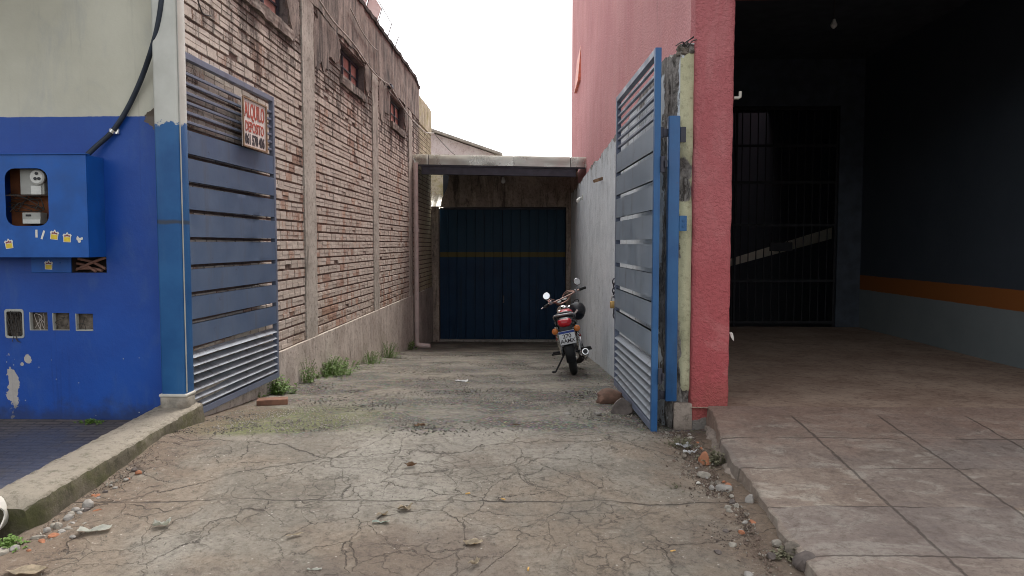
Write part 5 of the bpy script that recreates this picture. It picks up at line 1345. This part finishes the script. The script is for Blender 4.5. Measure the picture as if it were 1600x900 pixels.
for sx in (-1, 1):
    a, b = Vector((sx*0.115, -0.005, RW+0.01)), Vector((sx*0.125, -0.03, 0.64)); d = b-a
    bm = B(); tube(bm, [a, a+d*0.3], 0.020, 10); tube(bm, [a, b], 0.010, 8); tube(bm, [a+d*0.72, b], 0.026, 12)
    s = part('shock_absorber', bm, MT['chrome'])
    bm = B(); pts = []
    for k in range(73):
        t = k/72; q = a+d*(0.22+0.52*t); th = t*2*math.pi*9; pts.append(q+Vector((0.026*math.cos(th), 0.026*math.sin(th), 0)))
    tube(bm, pts, 0.0055, 5); part('spring', bm, MT['chrome'], s)
# engine
bm = B(); box(bm, -0.13, 0.13, 0.36, 0.70, 0.24, 0.44, 0.04, 3); lathe(bm, [(0.10, -0.15), (0.10, 0.15)], 20, Matrix.Translation((0, 0.45, 0.34)) @ RY)
part('engine', bm, MT['alloy'])
bm = B()
for k in range(7):
    box(bm, -0.085, 0.085, 0.59, 0.75, 0.455+0.026*k, 0.463+0.026*k, 0.004)
box(bm, -0.055, 0.055, 0.61, 0.73, 0.44, 0.64, 0.01); part('cylinder_block', bm, MT['alloy'])
bm = B(); tube(bm, spline([(0.05, 0.76, 0.52), (0.07, 0.85, 0.40), (0.10, 0.76, 0.24), (0.13, 0.5, 0.19), (0.155, 0.25, 0.22)], 6), 0.018, 10)
tube(bm, [(0.155, 0.28, 0.22), (0.165, 0.18, 0.235), (0.185, -0.18, 0.285), (0.187, -0.21, 0.29)], [0.022, 0.042, 0.046, 0.040], 16)
ex = part('exhaust', bm, MT['chrome'])
bm = B(); tube(bm, [(0.187, -0.205, 0.289), (0.188, -0.222, 0.2915)], 0.030, 14); part('exhaust_tip', bm, MT['blackpl'], ex)
for a, b in (((0.12, 0.22, 0.30), (0.26, 0.2, 0.30)), ((-0.12, 0.22, 0.30), (-0.24, 0.2, 0.30)), ((-0.12, 0.42, 0.26), (-0.27, 0.42, 0.26)), ((0.12, 0.42, 0.26), (0.27, 0.42, 0.26))):
    bm = B(); tube(bm, [a, b], 0.0135, 8); part('footpeg', bm, MT['rubber'])
bm = B()
tube(bm, spline([(0.15, 0.0, 0.185), (0.19, -0.13, 0.20), (0.2, -0.17, 0.225)], 4), 0.008, 6)
tube(bm, spline([(0.13, 0.1, 0.19), (0.18, -0.1, 0.18), (0.215, -0.17, 0.24), (0.21, -0.18, 0.27)], 5), 0.007, 6)
part('brake_rod', bm, MT['chrome'])
bm = B(); box(bm, -0.115, -0.09, -0.08, 0.42, 0.255, 0.345, 0.02, 3); part('chain_guard', bm, MT['blackpl'])
bm = B(); tube(bm, [(-0.10, 0.33, 0.25), (-0.245, 0.22, 0.052)], 0.012, 8); tube(bm, [(-0.245, 0.22, 0.052), (-0.29, 0.205, 0.058)], 0.014, 8); part('side_stand', bm, MT['blackpl'])
for sx in (-1, 1):
    bm = B(); rings = []
    for y, a in ((0.05, 0.03), (0.1, 0.09), (0.25, 0.10), (0.34, 0.05)): rings.append(sring((sx*0.125, y, 0.56), (1, 0, 0), (0, 0, 1), 0.022, a, 12, 0.7))
    loft(bm, rings); part('side_panel', bm, MT['blackpl'])
# front end (turned)
for sx in (-1, 1):
    a = Vector((sx*0.085, WB, RW)); b = a+axd*0.60
    bm = B(); tube(bm, [a, a+axd*0.28], 0.024, 10); tube(bm, [a+axd*0.28, b], 0.016, 10); part('fork_leg', bm, MT['chrome'], mx=ST)
bm = B(); g0 = []
for k in range(14):
    a = R(20+11*k); r = RW+0.03; c = Vector((0, WB+r*math.cos(a), RW+r*math.sin(a))); nrm = (c-Vector((0, WB, RW))).normalized()
    g0.append([bm.verts.new(c+Vector((x, 0, 0))-nrm*d) for x, d in ((-0.055, 0.03), (-0.05, 0.006), (0, 0), (0.05, 0.006), (0.055, 0.03))])
for A, Q in zip(g0, g0[1:]):
    for i in range(4): bm.faces.new((A[i], A[i+1], Q[i+1], Q[i]))
bmesh.ops.solidify(bm, geom=bm.faces[:], thickness=0.004); part('mudguard', bm, MT['redpaint'], mx=ST)
hc = head+axd*0.10
bm = B(); lathe(bm, [(0.03, -0.10), (0.075, -0.06), (0.088, 0.02), (0.085, 0.04)], 20, Matrix.Translation((0, 1.02, 0.80)) @ Matrix.Rotation(R(-90), 4, 'X')); part('headlight', bm, MT['chrome'], mx=ST)
bm = B()
for sx in (-1, 1): lathe(bm, [(0.042, 0), (0.045, 0.03), (0.04, 0.055)], 16, Matrix.Translation((sx*0.048, 0.97, 0.92)) @ Matrix.Rotation(R(35), 4, 'X'))
part('instrument_cluster', bm, MT['blackpl'], mx=ST)
hbp = [(-0.33, 0.808, 0.985), (-0.25, 0.84, 0.99), (-0.14, 0.875, 0.975), (-0.075, 0.905, 0.925), (0, 0.905, 0.915), (0.075, 0.905, 0.925), (0.14, 0.875, 0.975), (0.25, 0.84, 0.99), (0.33, 0.808, 0.985)]
bm = B(); tube(bm, spline(hbp, 5), 0.012, 10); tube(bm, [(-0.17, 0.865, 0.98), (0.17, 0.865, 0.98)], 0.009, 8); hbar = part('handlebar', bm, MT['copper'], mx=ST)
for sx in (-1, 1):
    bm = B(); tube(bm, [(sx*0.27, 0.833, 0.99), (sx*0.36, 0.795, 0.983)], 0.019, 10); part('grip', bm, MT['rubber'], hbar, mx=ST)
    bm = B(); tube(bm, spline([(sx*0.24, 0.86, 0.985), (sx*0.28, 0.90, 0.98), (sx*0.38, 0.86, 0.975)], 5), 0.006, 6); box(bm, sx*0.22-0.02, sx*0.22+0.02, 0.83, 0.87, 0.97, 1.02, 0.006); part('lever', bm, MT['alloy'], hbar, mx=ST)
    bm = B(); tube(bm, spline([(sx*0.22, 0.85, 0.99), (sx*0.235, 0.83, 1.02), (sx*0.275, 0.80, 1.05), (sx*0.265, 0.80, 1.075)], 5), 0.0065, 6)
    ms_ = part('mirror', bm, MT['chrome'], mx=ST)
    MM = Matrix.Translation(ST @ Vector((sx*0.265, 0.785, 1.11))) @ mc.matrix_basis.to_3x3().inverted().to_4x4() @ Matrix.Rotation(R(sx*12), 4, 'Z') @ Matrix.Rotation(R(72), 4, 'X')
    bm = B(); lathe(bm, [(0.052, 0.002), (0.055, -0.01), (0.03, -0.03)], 22, MM); part('housing', bm, MT['blackpl'], ms_)
    bm = B(); lathe(bm, [(0.048, 0.0025), (0.046, 0.0042)], 22, MM); part('mirror_glass', bm, MT['mirror'], ms_, False)
bm = B(); rr = random.Random(6)
for sx in (-1, 1):
    for k in range(2):
        tube(bm, spline([(sx*(0.22+0.03*k), 0.87, 0.985), (sx*0.15, 0.93+0.03*k, 1.02+0.02*k), (sx*0.05, 1.0, 0.97), (sx*0.02, 0.97, 0.80), (sx*0.05, 0.85, 0.6)], 5), 0.005, 6)
part('control_cable', bm, MT['copper'], mx=ST)
# helmet hung on the right grip
MW = mc.matrix_basis
hpw = PY(901, 486, (MW @ (ST @ Vector((0.22, 0.82, 0.84)))).y-0.02)
hm = thing('helmet', 'glossy black helmet hanging from the right handlebar of the motorcycle', 'helmet', tuple(hpw))
bm = B()
r = bmesh.ops.create_uvsphere(bm, u_segments=24, v_segments=16, radius=1)
for v in bm.verts:
    p = v.co
    if p.z < -0.62: p.z = -0.62+0.12*(p.z+0.62)
    v.co = Vector((p.x*0.118, p.y*0.145, p.z*0.135))
HM = Matrix.Rotation(R(20), 4, 'Z') @ Matrix.Rotation(R(32), 4, 'Y') @ Matrix.Rotation(R(20), 4, 'X')
bmesh.ops.transform(bm, matrix=HM, verts=bm.verts); obj('shell', bm, MT['blackpl'], hm, local=True, smooth=True, angle=50)
bm = B(); g0 = []
for i in range(13):
    a = R(-160+140*i/12)
    g0.append([bm.verts.new(HM @ Vector((0.122*math.cos(a)*c_, 0.150*math.sin(a)*c_, z))) for z, c_ in ((-0.05, 0.95), (-0.01, 1.0), (0.035, 0.97))])
for A, Q in zip(g0, g0[1:]):
    for j in range(2): bm.faces.new((A[j], A[j+1], Q[j+1], Q[j]))
bmesh.ops.solidify(bm, geom=bm.faces[:], thickness=0.003); obj('visor', bm, MT['cable'], hm, local=True, smooth=True)
bm = B(); box(bm, -0.012, 0.012, -0.003, 0.003, -0.03, 0.03, mx=HM @ Matrix.Translation((-0.06, -0.136, 0.02)) @ Matrix.Rotation(R(-24), 4, 'Z')); obj('pale_decal', bm, MT['paper'], hm, local=True)
bm = B(); tube(bm, spline([HM @ Vector((0.09, 0, -0.06)), Vector((0.03, 0.0, 0.13)), Vector((0.0, 0.02, 0.16)), Vector((-0.04, 0.02, 0.13)), HM @ Vector((-0.09, 0, -0.06))], 5), 0.006, 6); obj('strap', bm, MT['seatv'], hm, local=True)

# ------------------------------------------------------------------ rocks, blocks, litter, rubble, weeds
def stone(name, label, cat, px, py, sx, sy, sz, mat, seed, facet=0., rz=0., rough=0.25, group=None, sub=3, sink=0.):
    p = PG(px, py)
    if group and 'left' in group: sx, sy, sz = sx*0.72, sy*0.72, sz*0.72
    bm = B(); rock(bm, (0, 0, -sink), sx, sy, sz, seed, sub, rough, rz, facet)
    o = obj(name, bm, mat, None, tuple(p), local=True, smooth=True, angle=32 if facet else 60)
    return top(o, label, cat, group)
stone('rock', 'large rounded brown boulder holding the open gate', 'rock', 952, 630, 0.125, 0.105, 0.088, MT['rockbrown'], 3, 0.1, 0.4, 0.22)
stone('rock', 'angular grey rock in front of the rounded brown boulder', 'rock', 970, 646, 0.105, 0.09, 0.09, MT['rockgrey'], 12, 0.7, 0.8, 0.35)
stone('stone', 'small flat grey stone a little left of the angular rock', 'stone', 934, 648, 0.035, 0.02, 0.018, MT['stone'], 5, 0.4, 0.2)
stone('stone', 'small pale stone chips on the gravel near the boulder', 'stone', 886, 648, 0.03, 0.02, 0.014, MT['stone'], 8, 0.3, 0.2)
p = PG(426, 632)
bm = B(); box(bm, -0.132, 0.132, -0.05, 0.05, 0.0, 0.056, 0.006); bmesh.ops.subdivide_edges(bm, edges=bm.edges[:], cuts=3, use_grid_fill=True); jitter(bm, 0.004, 14)
o = obj('loose_brick', bm, MT['brickbrown'], None, tuple(p), local=True, smooth=True, angle=30); o.rotation_euler = (R(4), 0, R(14)); top(o, 'dusty brown brick lying on the mossy ground beside the left gate', 'brick')

def crumple(name, label, cat, px, py, w, l, mat, seed, rz=0., lift=0.012, group=None, shape='leaf', h=0.5):
    p = PG(px, py); bm = B(); n, mq = 14, 8; g0 = []
    for i in range(n+1):
        u = -1+2*i/n; r = []
        ww = (max(0.12, (1-abs(u)**2.2))**0.8 if shape == 'leaf' else 0.75+0.25*nz((u*2, seed, 0), 1.5))
        for j in range(mq+1):
            q = (-1+2*j/mq)*ww*(1+0.15*nz((u*3, j, seed), 1.3))
            z = lift*(0.25+0.6*h*abs(q)**1.6+0.55*fb((u*1.1, q*0.8, seed), 1.1, 2)+0.3*u*u)
            r.append(bm.verts.new((u*l, q*w, max(z, 0.0015))))
        g0.append(r)
    for A, Q in zip(g0, g0[1:]):
        for j in range(mq): bm.faces.new((A[j], Q[j], Q[j+1], A[j+1]))
    bmesh.ops.solidify(bm, geom=bm.faces[:], thickness=0.0015)
    o = obj(name, bm, mat, None, (p.x, p.y, p.z+0.003), local=True, smooth=True, angle=60); o.rotation_euler = (0, 0, R(rz))
    return top(o, label, cat, group)
crumple('plastic_bag', 'flattened white plastic scrap in the middle of the alley', 'litter', 721, 597, 0.055, 0.075, MT['whitebag'], 2, 5, 0.03, shape='sheet')
crumple('paper_scrap', 'long curled pale paper on the driveway below the kerb', 'litter', 148, 833, 0.035, 0.075, MT['palepaper'], 3, 14, 0.035, shape='sheet')
crumple('paper_scrap', 'small crumpled pale paper right of the long curled one', 'litter', 253, 823, 0.028, 0.04, MT['palepaper'], 6, 10, 0.04, shape='sheet')
crumple('dry_leaf', 'brown speckled curled dry leaf, upper of a pair in mid driveway', 'leaf', 633, 798, 0.028, 0.04, MT['dryleaf'], 7, 28, 0.04)
crumple('dry_leaf', 'small pale dry leaf beside the greenish wrapper', 'leaf', 597, 808, 0.018, 0.034, MT['dryleaf'], 8, 40, 0.025)
crumple('wrapper', 'greenish folded wrapper lying on the driveway', 'litter', 595, 820, 0.018, 0.042, MT['greenpaper'], 9, 6, 0.02, shape='sheet')
crumple('dry_leaf', 'flat lacy pale dry leaf near the front centre', 'leaf', 739, 851, 0.026, 0.046, MT['dryleaf'], 10, 4, 0.02)
crumple('paper_scrap', 'small folded beige scrap just below the lacy leaf', 'litter', 740, 884, 0.016, 0.032, MT['dryleaf'], 11, 52, 0.03, shape='sheet')
crumple('paper_scrap', 'narrow white scrap at the front edge of the driveway', 'litter', 491, 893, 0.009, 0.032, MT['palepaper'], 12, 4, 0.012, shape='sheet')
crumple('dry_leaf', 'brown shrivelled leaf below the moss edge', 'leaf', 641, 730, 0.016, 0.04, MT['wood'], 13, 25, 0.03)
crumple('dry_leaf', 'big tan dry leaf at the bottom left corner', 'leaf', 42, 896, 0.04, 0.09, MT['dryleaf'], 14, 8, 0.03)
crumple('dry_leaf', 'thin dry brown leaf on the mossy strip', 'leaf', 656, 667, 0.018, 0.04, MT['wood'], 15, -10, 0.03)
crumple('dry_leaf', 'dark narrow leaf on the gravel in mid alley', 'leaf', 806, 666, 0.012, 0.04, MT['wood'], 16, 4, 0.02)
crumple('dry_leaf', 'narrow pale leaf near the crack on the left driveway', 'leaf', 460, 858-20, 0.010, 0.045, MT['dryleaf'], 18, 30, 0.012)
crumple('plastic_bag', 'white crumpled plastic, upper of two by the pink column foot', 'litter', 1068, 702, 0.03, 0.045, MT['whitebag'], 19, 20, 0.05, shape='sheet')
crumple('plastic_bag', 'white crumpled plastic, lower of two by the pink column foot', 'litter', 1078, 711, 0.025, 0.042, MT['whitebag'], 20, -6, 0.05, shape='sheet')
butts = [(731, 774), (786, 783), (824, 893), (1050, 864), (375, 759), (730, 774)]
for k, (a, b) in enumerate([(731, 774), (786, 782), (825, 893), (1051, 864)]):
    p = PG(a, b); bm = B(); tube(bm, [(-0.013, 0, 0.004), (0.013, 0.002, 0.004)], 0.0042, 8)
    o = obj('cigarette_butt', bm, MT['butt'], None, (p.x, p.y, p.z+0.003), local=True, smooth=True); o.rotation_euler = (0, 0, R(20-60*k))
    top(o, 'orange cigarette filter on the cracked driveway', 'cigarette butt', 'cigarette butts on the driveway')
# stones along the left kerb
for k, a in enumerate([
    ('large smooth grey pebble leaning on the kerb face', 137, 790, 0.048, 0.035, 0.042, 'stone', 0.0),
    ('oval grey pebble just left of the largest pebble', 119, 796, 0.034, 0.024, 0.022, 'stone', 0.2),
    ('little grey pebble tucked between the two biggest pebbles', 129, 796, 0.016, 0.016, 0.018, 'stone', 0.2),
    ('orange red brick chip beside the largest pebble', 152, 796, 0.030, 0.012, 0.012, 'brickred', 0.4),
    ('buff rounded stone below the oval pebble', 107, 809, 0.034, 0.028, 0.026, 'stone', 0.1),
    ('flat grey stone slightly in front of the buff stone', 113, 814, 0.030, 0.014, 0.008, 'stone', 0.3),
    ('grey lump of mortar in the pebble row', 90, 822, 0.030, 0.028, 0.030, 'chip', 0.4),
    ('small pale lump of mortar in the pebble row', 83, 821, 0.020, 0.02, 0.022, 'chip', 0.3),
    ('pale blue grey pebble in the pebble row near the kerb end', 74, 828, 0.024, 0.02, 0.024, 'stone', 0.0),
    ('red brown brick chunk in front of the pale blue pebble', 84, 836, 0.042, 0.022, 0.018, 'brickred', 0.5),
    ('second reddish brick chunk left of the brick chunk', 66, 843, 0.034, 0.02, 0.014, 'brickred', 0.5),
    ('flat grey stone alone right of the brick chunk', 114, 836, 0.028, 0.014, 0.012, 'stone', 0.3),
    ('long pale bone shaped mortar splinter', 105, 824, 0.045, 0.011, 0.012, 'chip', 0.3),
    ('long white mortar splinter by the kerb end', 60, 838, 0.055, 0.012, 0.014, 'chip', 0.3),
    ('pinkish stone below the broken pipe', 22, 857, 0.035, 0.026, 0.024, 'stone', 0.3),
    ('big pale slab chip at the left edge of the photo', 2, 862, 0.05, 0.05, 0.035, 'chip', 0.4),
    ('small reddish crumb below the brick chunks', 45, 858, 0.016, 0.014, 0.014, 'brickred', 0.4),
    ('small buff stone higher up along the kerb', 180, 760, 0.022, 0.015, 0.012, 'stone', 0.3),
    ('small grey stone highest along the kerb', 197, 747, 0.022, 0.016, 0.012, 'stone', 0.3),
    ('tiny pale stone out on the driveway below the pebbles', 132, 816, 0.018, 0.012, 0.008, 'chip', 0.3)]):
    stone('stone', a[0], 'stone', a[1], a[2]+4, a[3], a[4], a[5], MT[a[6]], k+20, a[7], R(-25+17*(k % 5)), 0.25, 'rubble stones along the left kerb', 2 if a[3] < 0.03 else 3)
# rubble along the right kerb
for k, a in enumerate([
    ('orange broken brick tilted against the pavement edge', 1101, 722, 0.042, 0.035, 0.05, 'brickred', 0.55),
    ('cream mortar slab under the orange brick', 1101, 742, 0.045, 0.03, 0.022, 'chip', 0.5),
    ('flat grey concrete lump midway along the pavement edge', 1131, 762, 0.055, 0.035, 0.022, 'stone', 0.4),
    ('pale square mortar chip, left of a pair', 1139, 793, 0.024, 0.018, 0.018, 'chip', 0.5),
    ('pale square mortar chip, right of a pair', 1151, 792, 0.020, 0.017, 0.02, 'chip', 0.5),
    ('small orange tile chip near the pavement edge', 1175, 815, 0.018, 0.016, 0.012, 'brickred', 0.5),
    ('round pale shell like chip low along the pavement edge', 1214, 850, 0.026, 0.02, 0.02, 'chip', 0.2),
    ('grey lump against the pavement edge above the chip pair', 1172, 783, 0.03, 0.03, 0.03, 'stone', 0.4),
    ('dark lump of concrete at the near pavement corner', 1258, 884, 0.055, 0.055, 0.05, 'rockgrey', 0.3),
    ('yellowish mortar lump beside the near pavement corner', 1240, 866, 0.05, 0.045, 0.045, 'hole', 0.3),
    ('small white stone at the far end of the right rubble', 1091, 754, 0.014, 0.01, 0.01, 'whitepvc', 0.3)]):
    stone('stone', a[0], 'stone', a[1], a[2]+3, a[3], a[4], a[5], MT[a[6]], k+60, a[7], R(-35+23*(k % 4)), 0.25, 'rubble along the pavement edge', 3)
rr = random.Random(77)
for k in range(34):
    y = rr.uniform(3.05, 5.15); q = rr.uniform(0.012, 0.026); x = 1.10-abs(rr.gauss(0, 0.085)); bm = B()
    rock(bm, (0, 0, 0), q, q*rr.uniform(0.6, 1), q*rr.uniform(0.5, 0.8), 200+k, 2, 0.3, rr.uniform(0, 3), 0.4)
    top(obj('rubble_chip', bm, MT[rr.choice(['stone', 'chip', 'chip', 'rockgrey', 'brickred', 'hole'])], None, (x, y, gz(x, y)+max(0, (x-1.0)*0.12)), local=True, smooth=True, angle=32), 'small broken rubble chip lying in the debris along the pavement edge', 'rubble chip', 'rubble chips along the pavement edge')
for k in range(18):
    y = rr.uniform(3.5, 4.4); q = rr.uniform(0.010, 0.022); x = -2.43+abs(rr.gauss(0, 0.07)); bm = B()
    rock(bm, (0, 0, 0), q, q*rr.uniform(0.6, 1), q*rr.uniform(0.5, 0.8), 300+k, 2, 0.3, rr.uniform(0, 3), 0.3)
    top(obj('rubble_chip', bm, MT[rr.choice(['stone', 'chip', 'stone', 'rockgrey', 'brickred'])], None, (x, y, gz(x, y)), local=True, smooth=True, angle=32), 'small stone chip lying at the foot of the mossy kerb', 'rubble chip', 'stone chips at the foot of the kerb')
bm = B(); rg = random.Random(21)
for k in range(2600):
    t = rg.random(); y = 3.0+2.25*t; x = 1.12-abs(rg.gauss(0, 0.085))-0.03
    if rg.random() < 0.25: x -= rg.random()*0.1
    s = rg.uniform(0.002, 0.007)*(1 if rg.random() > 0.06 else 2.0)
    pebble(bm, (x, y, gz(x, y)+s*0.3+max(0, (x-1.0)*0.12)), s, rg)
for k in range(900):
    y = 3.3+2.0*rg.random(); x = -2.47+abs(rg.gauss(0, 0.10))
    pebble(bm, (x, y, gz(x, y)+0.002), rg.uniform(0.002, 0.006), rg)
top(obj('rubble', bm, MT['soil']), 'dark crumbs of soil and rubble along both kerbs', 'rubble', kind='stuff')
bm = B()
for k in range(190):
    y = 2.9+2.4*rg.random(); x = 1.10-abs(rg.gauss(0, 0.10))
    pebble(bm, (x, y, gz(x, y)+0.004+max(0, (x-1.0)*0.12)), rg.uniform(0.003, 0.010), rg)
for k in range(90):
    y = 2.9+2.6*rg.random(); x = rg.uniform(-2.4, 1.1)
    pebble(bm, (x, y, gz(x, y)+0.002), rg.uniform(0.002, 0.006), rg)
for k in range(70):
    y = 3.45+0.9*rg.random(); x = -2.46+abs(rg.gauss(0, 0.09))
    pebble(bm, (x, y, gz(x, y)+0.004), rg.uniform(0.004, 0.011), rg)
top(obj('mortar_crumbs', bm, MT['chip']), 'pale mortar crumbs scattered along the kerbs and driveway', 'crumbs', kind='stuff')
# broken pipe at the kerb end
bp = thing('drain_pipe', 'broken white plastic drain pipe end at the near kerb end', 'pipe', tuple(PY(6, 815, 3.5)))
bm = B(); c = PY(-24, 816, 3.47); n = 28; rr = []
for y, ro in ((0.0, 0.078), (0.26, 0.078), (0.26, 0.071), (0.0, 0.071)):
    r = []
    for k in range(n):
        a = 2*math.pi*k/n; cut = (0.05*max(0, math.sin(a+0.4))+0.012*math.sin(5*a)) if y == 0 else 0
        r.append(bm.verts.new(c+Vector((ro*math.cos(a), y+cut, ro*math.sin(a)))))
    rr.append(r)
for A, Q in zip(rr, rr[1:]+rr[:1]):
    for k in range(n): bm.faces.new((A[k], A[(k+1) % n], Q[(k+1) % n], Q[k]))
bmesh.ops.transform(bm, matrix=Matrix.Translation(c) @ Matrix.Rotation(R(16), 4, 'Z') @ Matrix.Translation(-c), verts=bm.verts)
obj('pipe', bm, MT['whitepvc'], bp, smooth=True)

def weed(name, label, base, n, h, spread, mat, seed, leafs=0.02, along=None, group=None, blade=False):
    rr = random.Random(seed); bl = B(); bs = bl
    for k in range(n):
        a = rr.uniform(0, 6.283); q = abs(rr.gauss(0, spread))
        o = Vector((q*math.cos(a), q*math.sin(a)*(along or 1), 0))
        hh = h*rr.uniform(0.35, 1.0)*max(0.3, 1-q/(2.6*spread)); d = Vector((math.cos(a)*0.5, math.sin(a)*0.5, 0))*hh*rr.uniform(0.2, 1)
        tube(bs, [o+Vector((0, 0, 0.004)), Vector((0, 0, -0.03))], 0.002, 3, False)
        pts = spline([o, o+d*0.35+Vector((0, 0, hh*0.6)), o+d+Vector((0, 0, hh))], 3); tube(bs, pts, 0.0016, 4, False)
        for j in range(rr.randint(4, 8) if not blade else 2):
            p = pts[rr.randint(1, len(pts)-1)]; la = rr.uniform(0, 6.283); L = leafs*rr.uniform(0.6, 1.5); W = L*(0.42 if not blade else 0.1)
            u = Vector((math.cos(la), math.sin(la), rr.uniform(-0.3, 0.6))).normalized(); s = u.cross(Vector((0, 0, 1))).normalized(); up = s.cross(u)
            v = [bl.verts.new(p+w) for w in (Vector((0, 0, 0)), u*L*0.5+s*W+up*W*0.3, u*L-up*L*0.15, u*L*0.5-s*W+up*W*0.3, u*L*0.5)]
            L *= 1; bl.faces.new((v[0], v[1], v[4])); bl.faces.new((v[1], v[2], v[4])); bl.faces.new((v[2], v[3], v[4])); bl.faces.new((v[3], v[0], v[4]))
    return top(obj(name, bl, mat, None, tuple(base), local=True, recalc=False), label, 'weed', group)
def wl(px, py, dx=0.06):
    p = PG(px, py); return p
weed('weed_plant', 'leafy green weed growing at the far end of the left gate', PG(430, 614), 110, 0.19, 0.11, MT['leaf'], 1, 0.028)
weed('weed_plant', 'narrow upright weed against the first pillar of the brick wall', PG(481, 598), 40, 0.30, 0.07, MT['leaf'], 2, 0.026)
weed('weed_plant', 'widest green weed patch at the foot of the plinth', PG(516, 586), 300, 0.24, 0.19, MT['leaf'], 3, 0.024, 2.4)
weed('weed_plant', 'low sparse weed patch right of the widest weed patch', PG(578, 568), 80, 0.22, 0.12, MT['leaf'], 4, 0.020, 2.4)
weed('weed_plant', 'tall dark weed at the foot of the plinth near the far pillar', PG(607, 559), 70, 0.32, 0.10, MT['leaf'], 5, 0.022, 2.0)
weed('weed_plant', 'small weed at the foot of the downpipe', PG(640, 546), 36, 0.24, 0.12, MT['leaf'], 6, 0.032, 1.5)
weed('weed_plant', 'tiny weed under the middle of the left gate', PG(400, 622), 18, 0.08, 0.06, MT['leaf'], 7, 0.02, 2)
p = PY(142, 659, 5.36); p.z = sidewalk_z(5.36)
weed('weed_plant', 'low weed tuft in the joint at the foot of the blue wall', p, 60, 0.035, 0.07, MT['leaf'], 8, 0.012, 0.35)
p = PY(16, 838, 3.40); p.z = gz(-2.4, 3.4)
weed('weed_plant', 'dark green weed under the broken drain pipe', p, 50, 0.05, 0.05, MT['leaf'], 9, 0.016)
weed('dry_plant', 'flattened dry grey weed at the pink column foot', PG(1064, 697), 70, 0.07, 0.07, MT['leafdry'], 10, 0.03, 0.5, blade=True)
weed('dry_plant', 'small grey green weed beside the orange broken brick', PG(1117, 725), 40, 0.10, 0.035, MT['leafdry'], 11, 0.018)
weed('dry_plant', 'dry grass tuft on the crumbled near pavement corner', PG(1235, 870), 44, 0.06, 0.05, MT['leafdry'], 12, 0.016)
weed('dry_plant', 'scatter of dead twigs on the driveway left of the rubble', PG(1058, 762), 16, 0.012, 0.05, MT['leafdry'], 13, 0.02, 0.8, blade=True)

# ------------------------------------------------------------------ light
w = bpy.data.worlds.new('World'); sc.world = w; w.use_nodes = True
nt = w.node_tree; nt.nodes.clear()
out = nt.nodes.new('ShaderNodeOutputWorld'); bg = nt.nodes.new('ShaderNodeBackground'); sky = nt.nodes.new('ShaderNodeTexSky')
sky.sky_type = 'NISHITA'; sky.sun_disc = False
EL, AZ = R(58), R(22)          # azimuth clockwise from +Y
sky.sun_elevation = EL; sky.sun_rotation = AZ; sky.air_density = 1.0; sky.dust_density = 4.0; sky.ozone_density = 1.0
hsv = nt.nodes.new('ShaderNodeHueSaturation'); hsv.inputs['Saturation'].default_value = 0.12
nt.links.new(sky.outputs[0], hsv.inputs['Color']); nt.links.new(hsv.outputs[0], bg.inputs[0]); nt.links.new(bg.outputs[0], out.inputs[0])
bg.inputs[1].default_value = 0.15
sd = bpy.data.lights.new('sun', 'SUN'); sd.energy = 1.0; sd.angle = R(24); sd.color = (1.0, 0.94, 0.85)
so = bpy.data.objects.new('sun', sd); C.objects.link(so)
dirv = Vector((math.sin(AZ)*math.cos(EL), math.cos(AZ)*math.cos(EL), math.sin(EL)))
so.rotation_euler = dirv.to_track_quat('Z', 'Y').to_euler()
sc.view_settings.view_transform = 'Standard'; sc.view_settings.look = 'None'; sc.view_settings.gamma = 1
sc.view_settings.use_curve_mapping = False
sc.view_settings.exposure = 1.45
try:
    sc.cycles.use_denoising = True; sc.cycles.pixel_filter_type = 'BLACKMAN_HARRIS'; sc.cycles.filter_width = 1.0
except Exception: pass
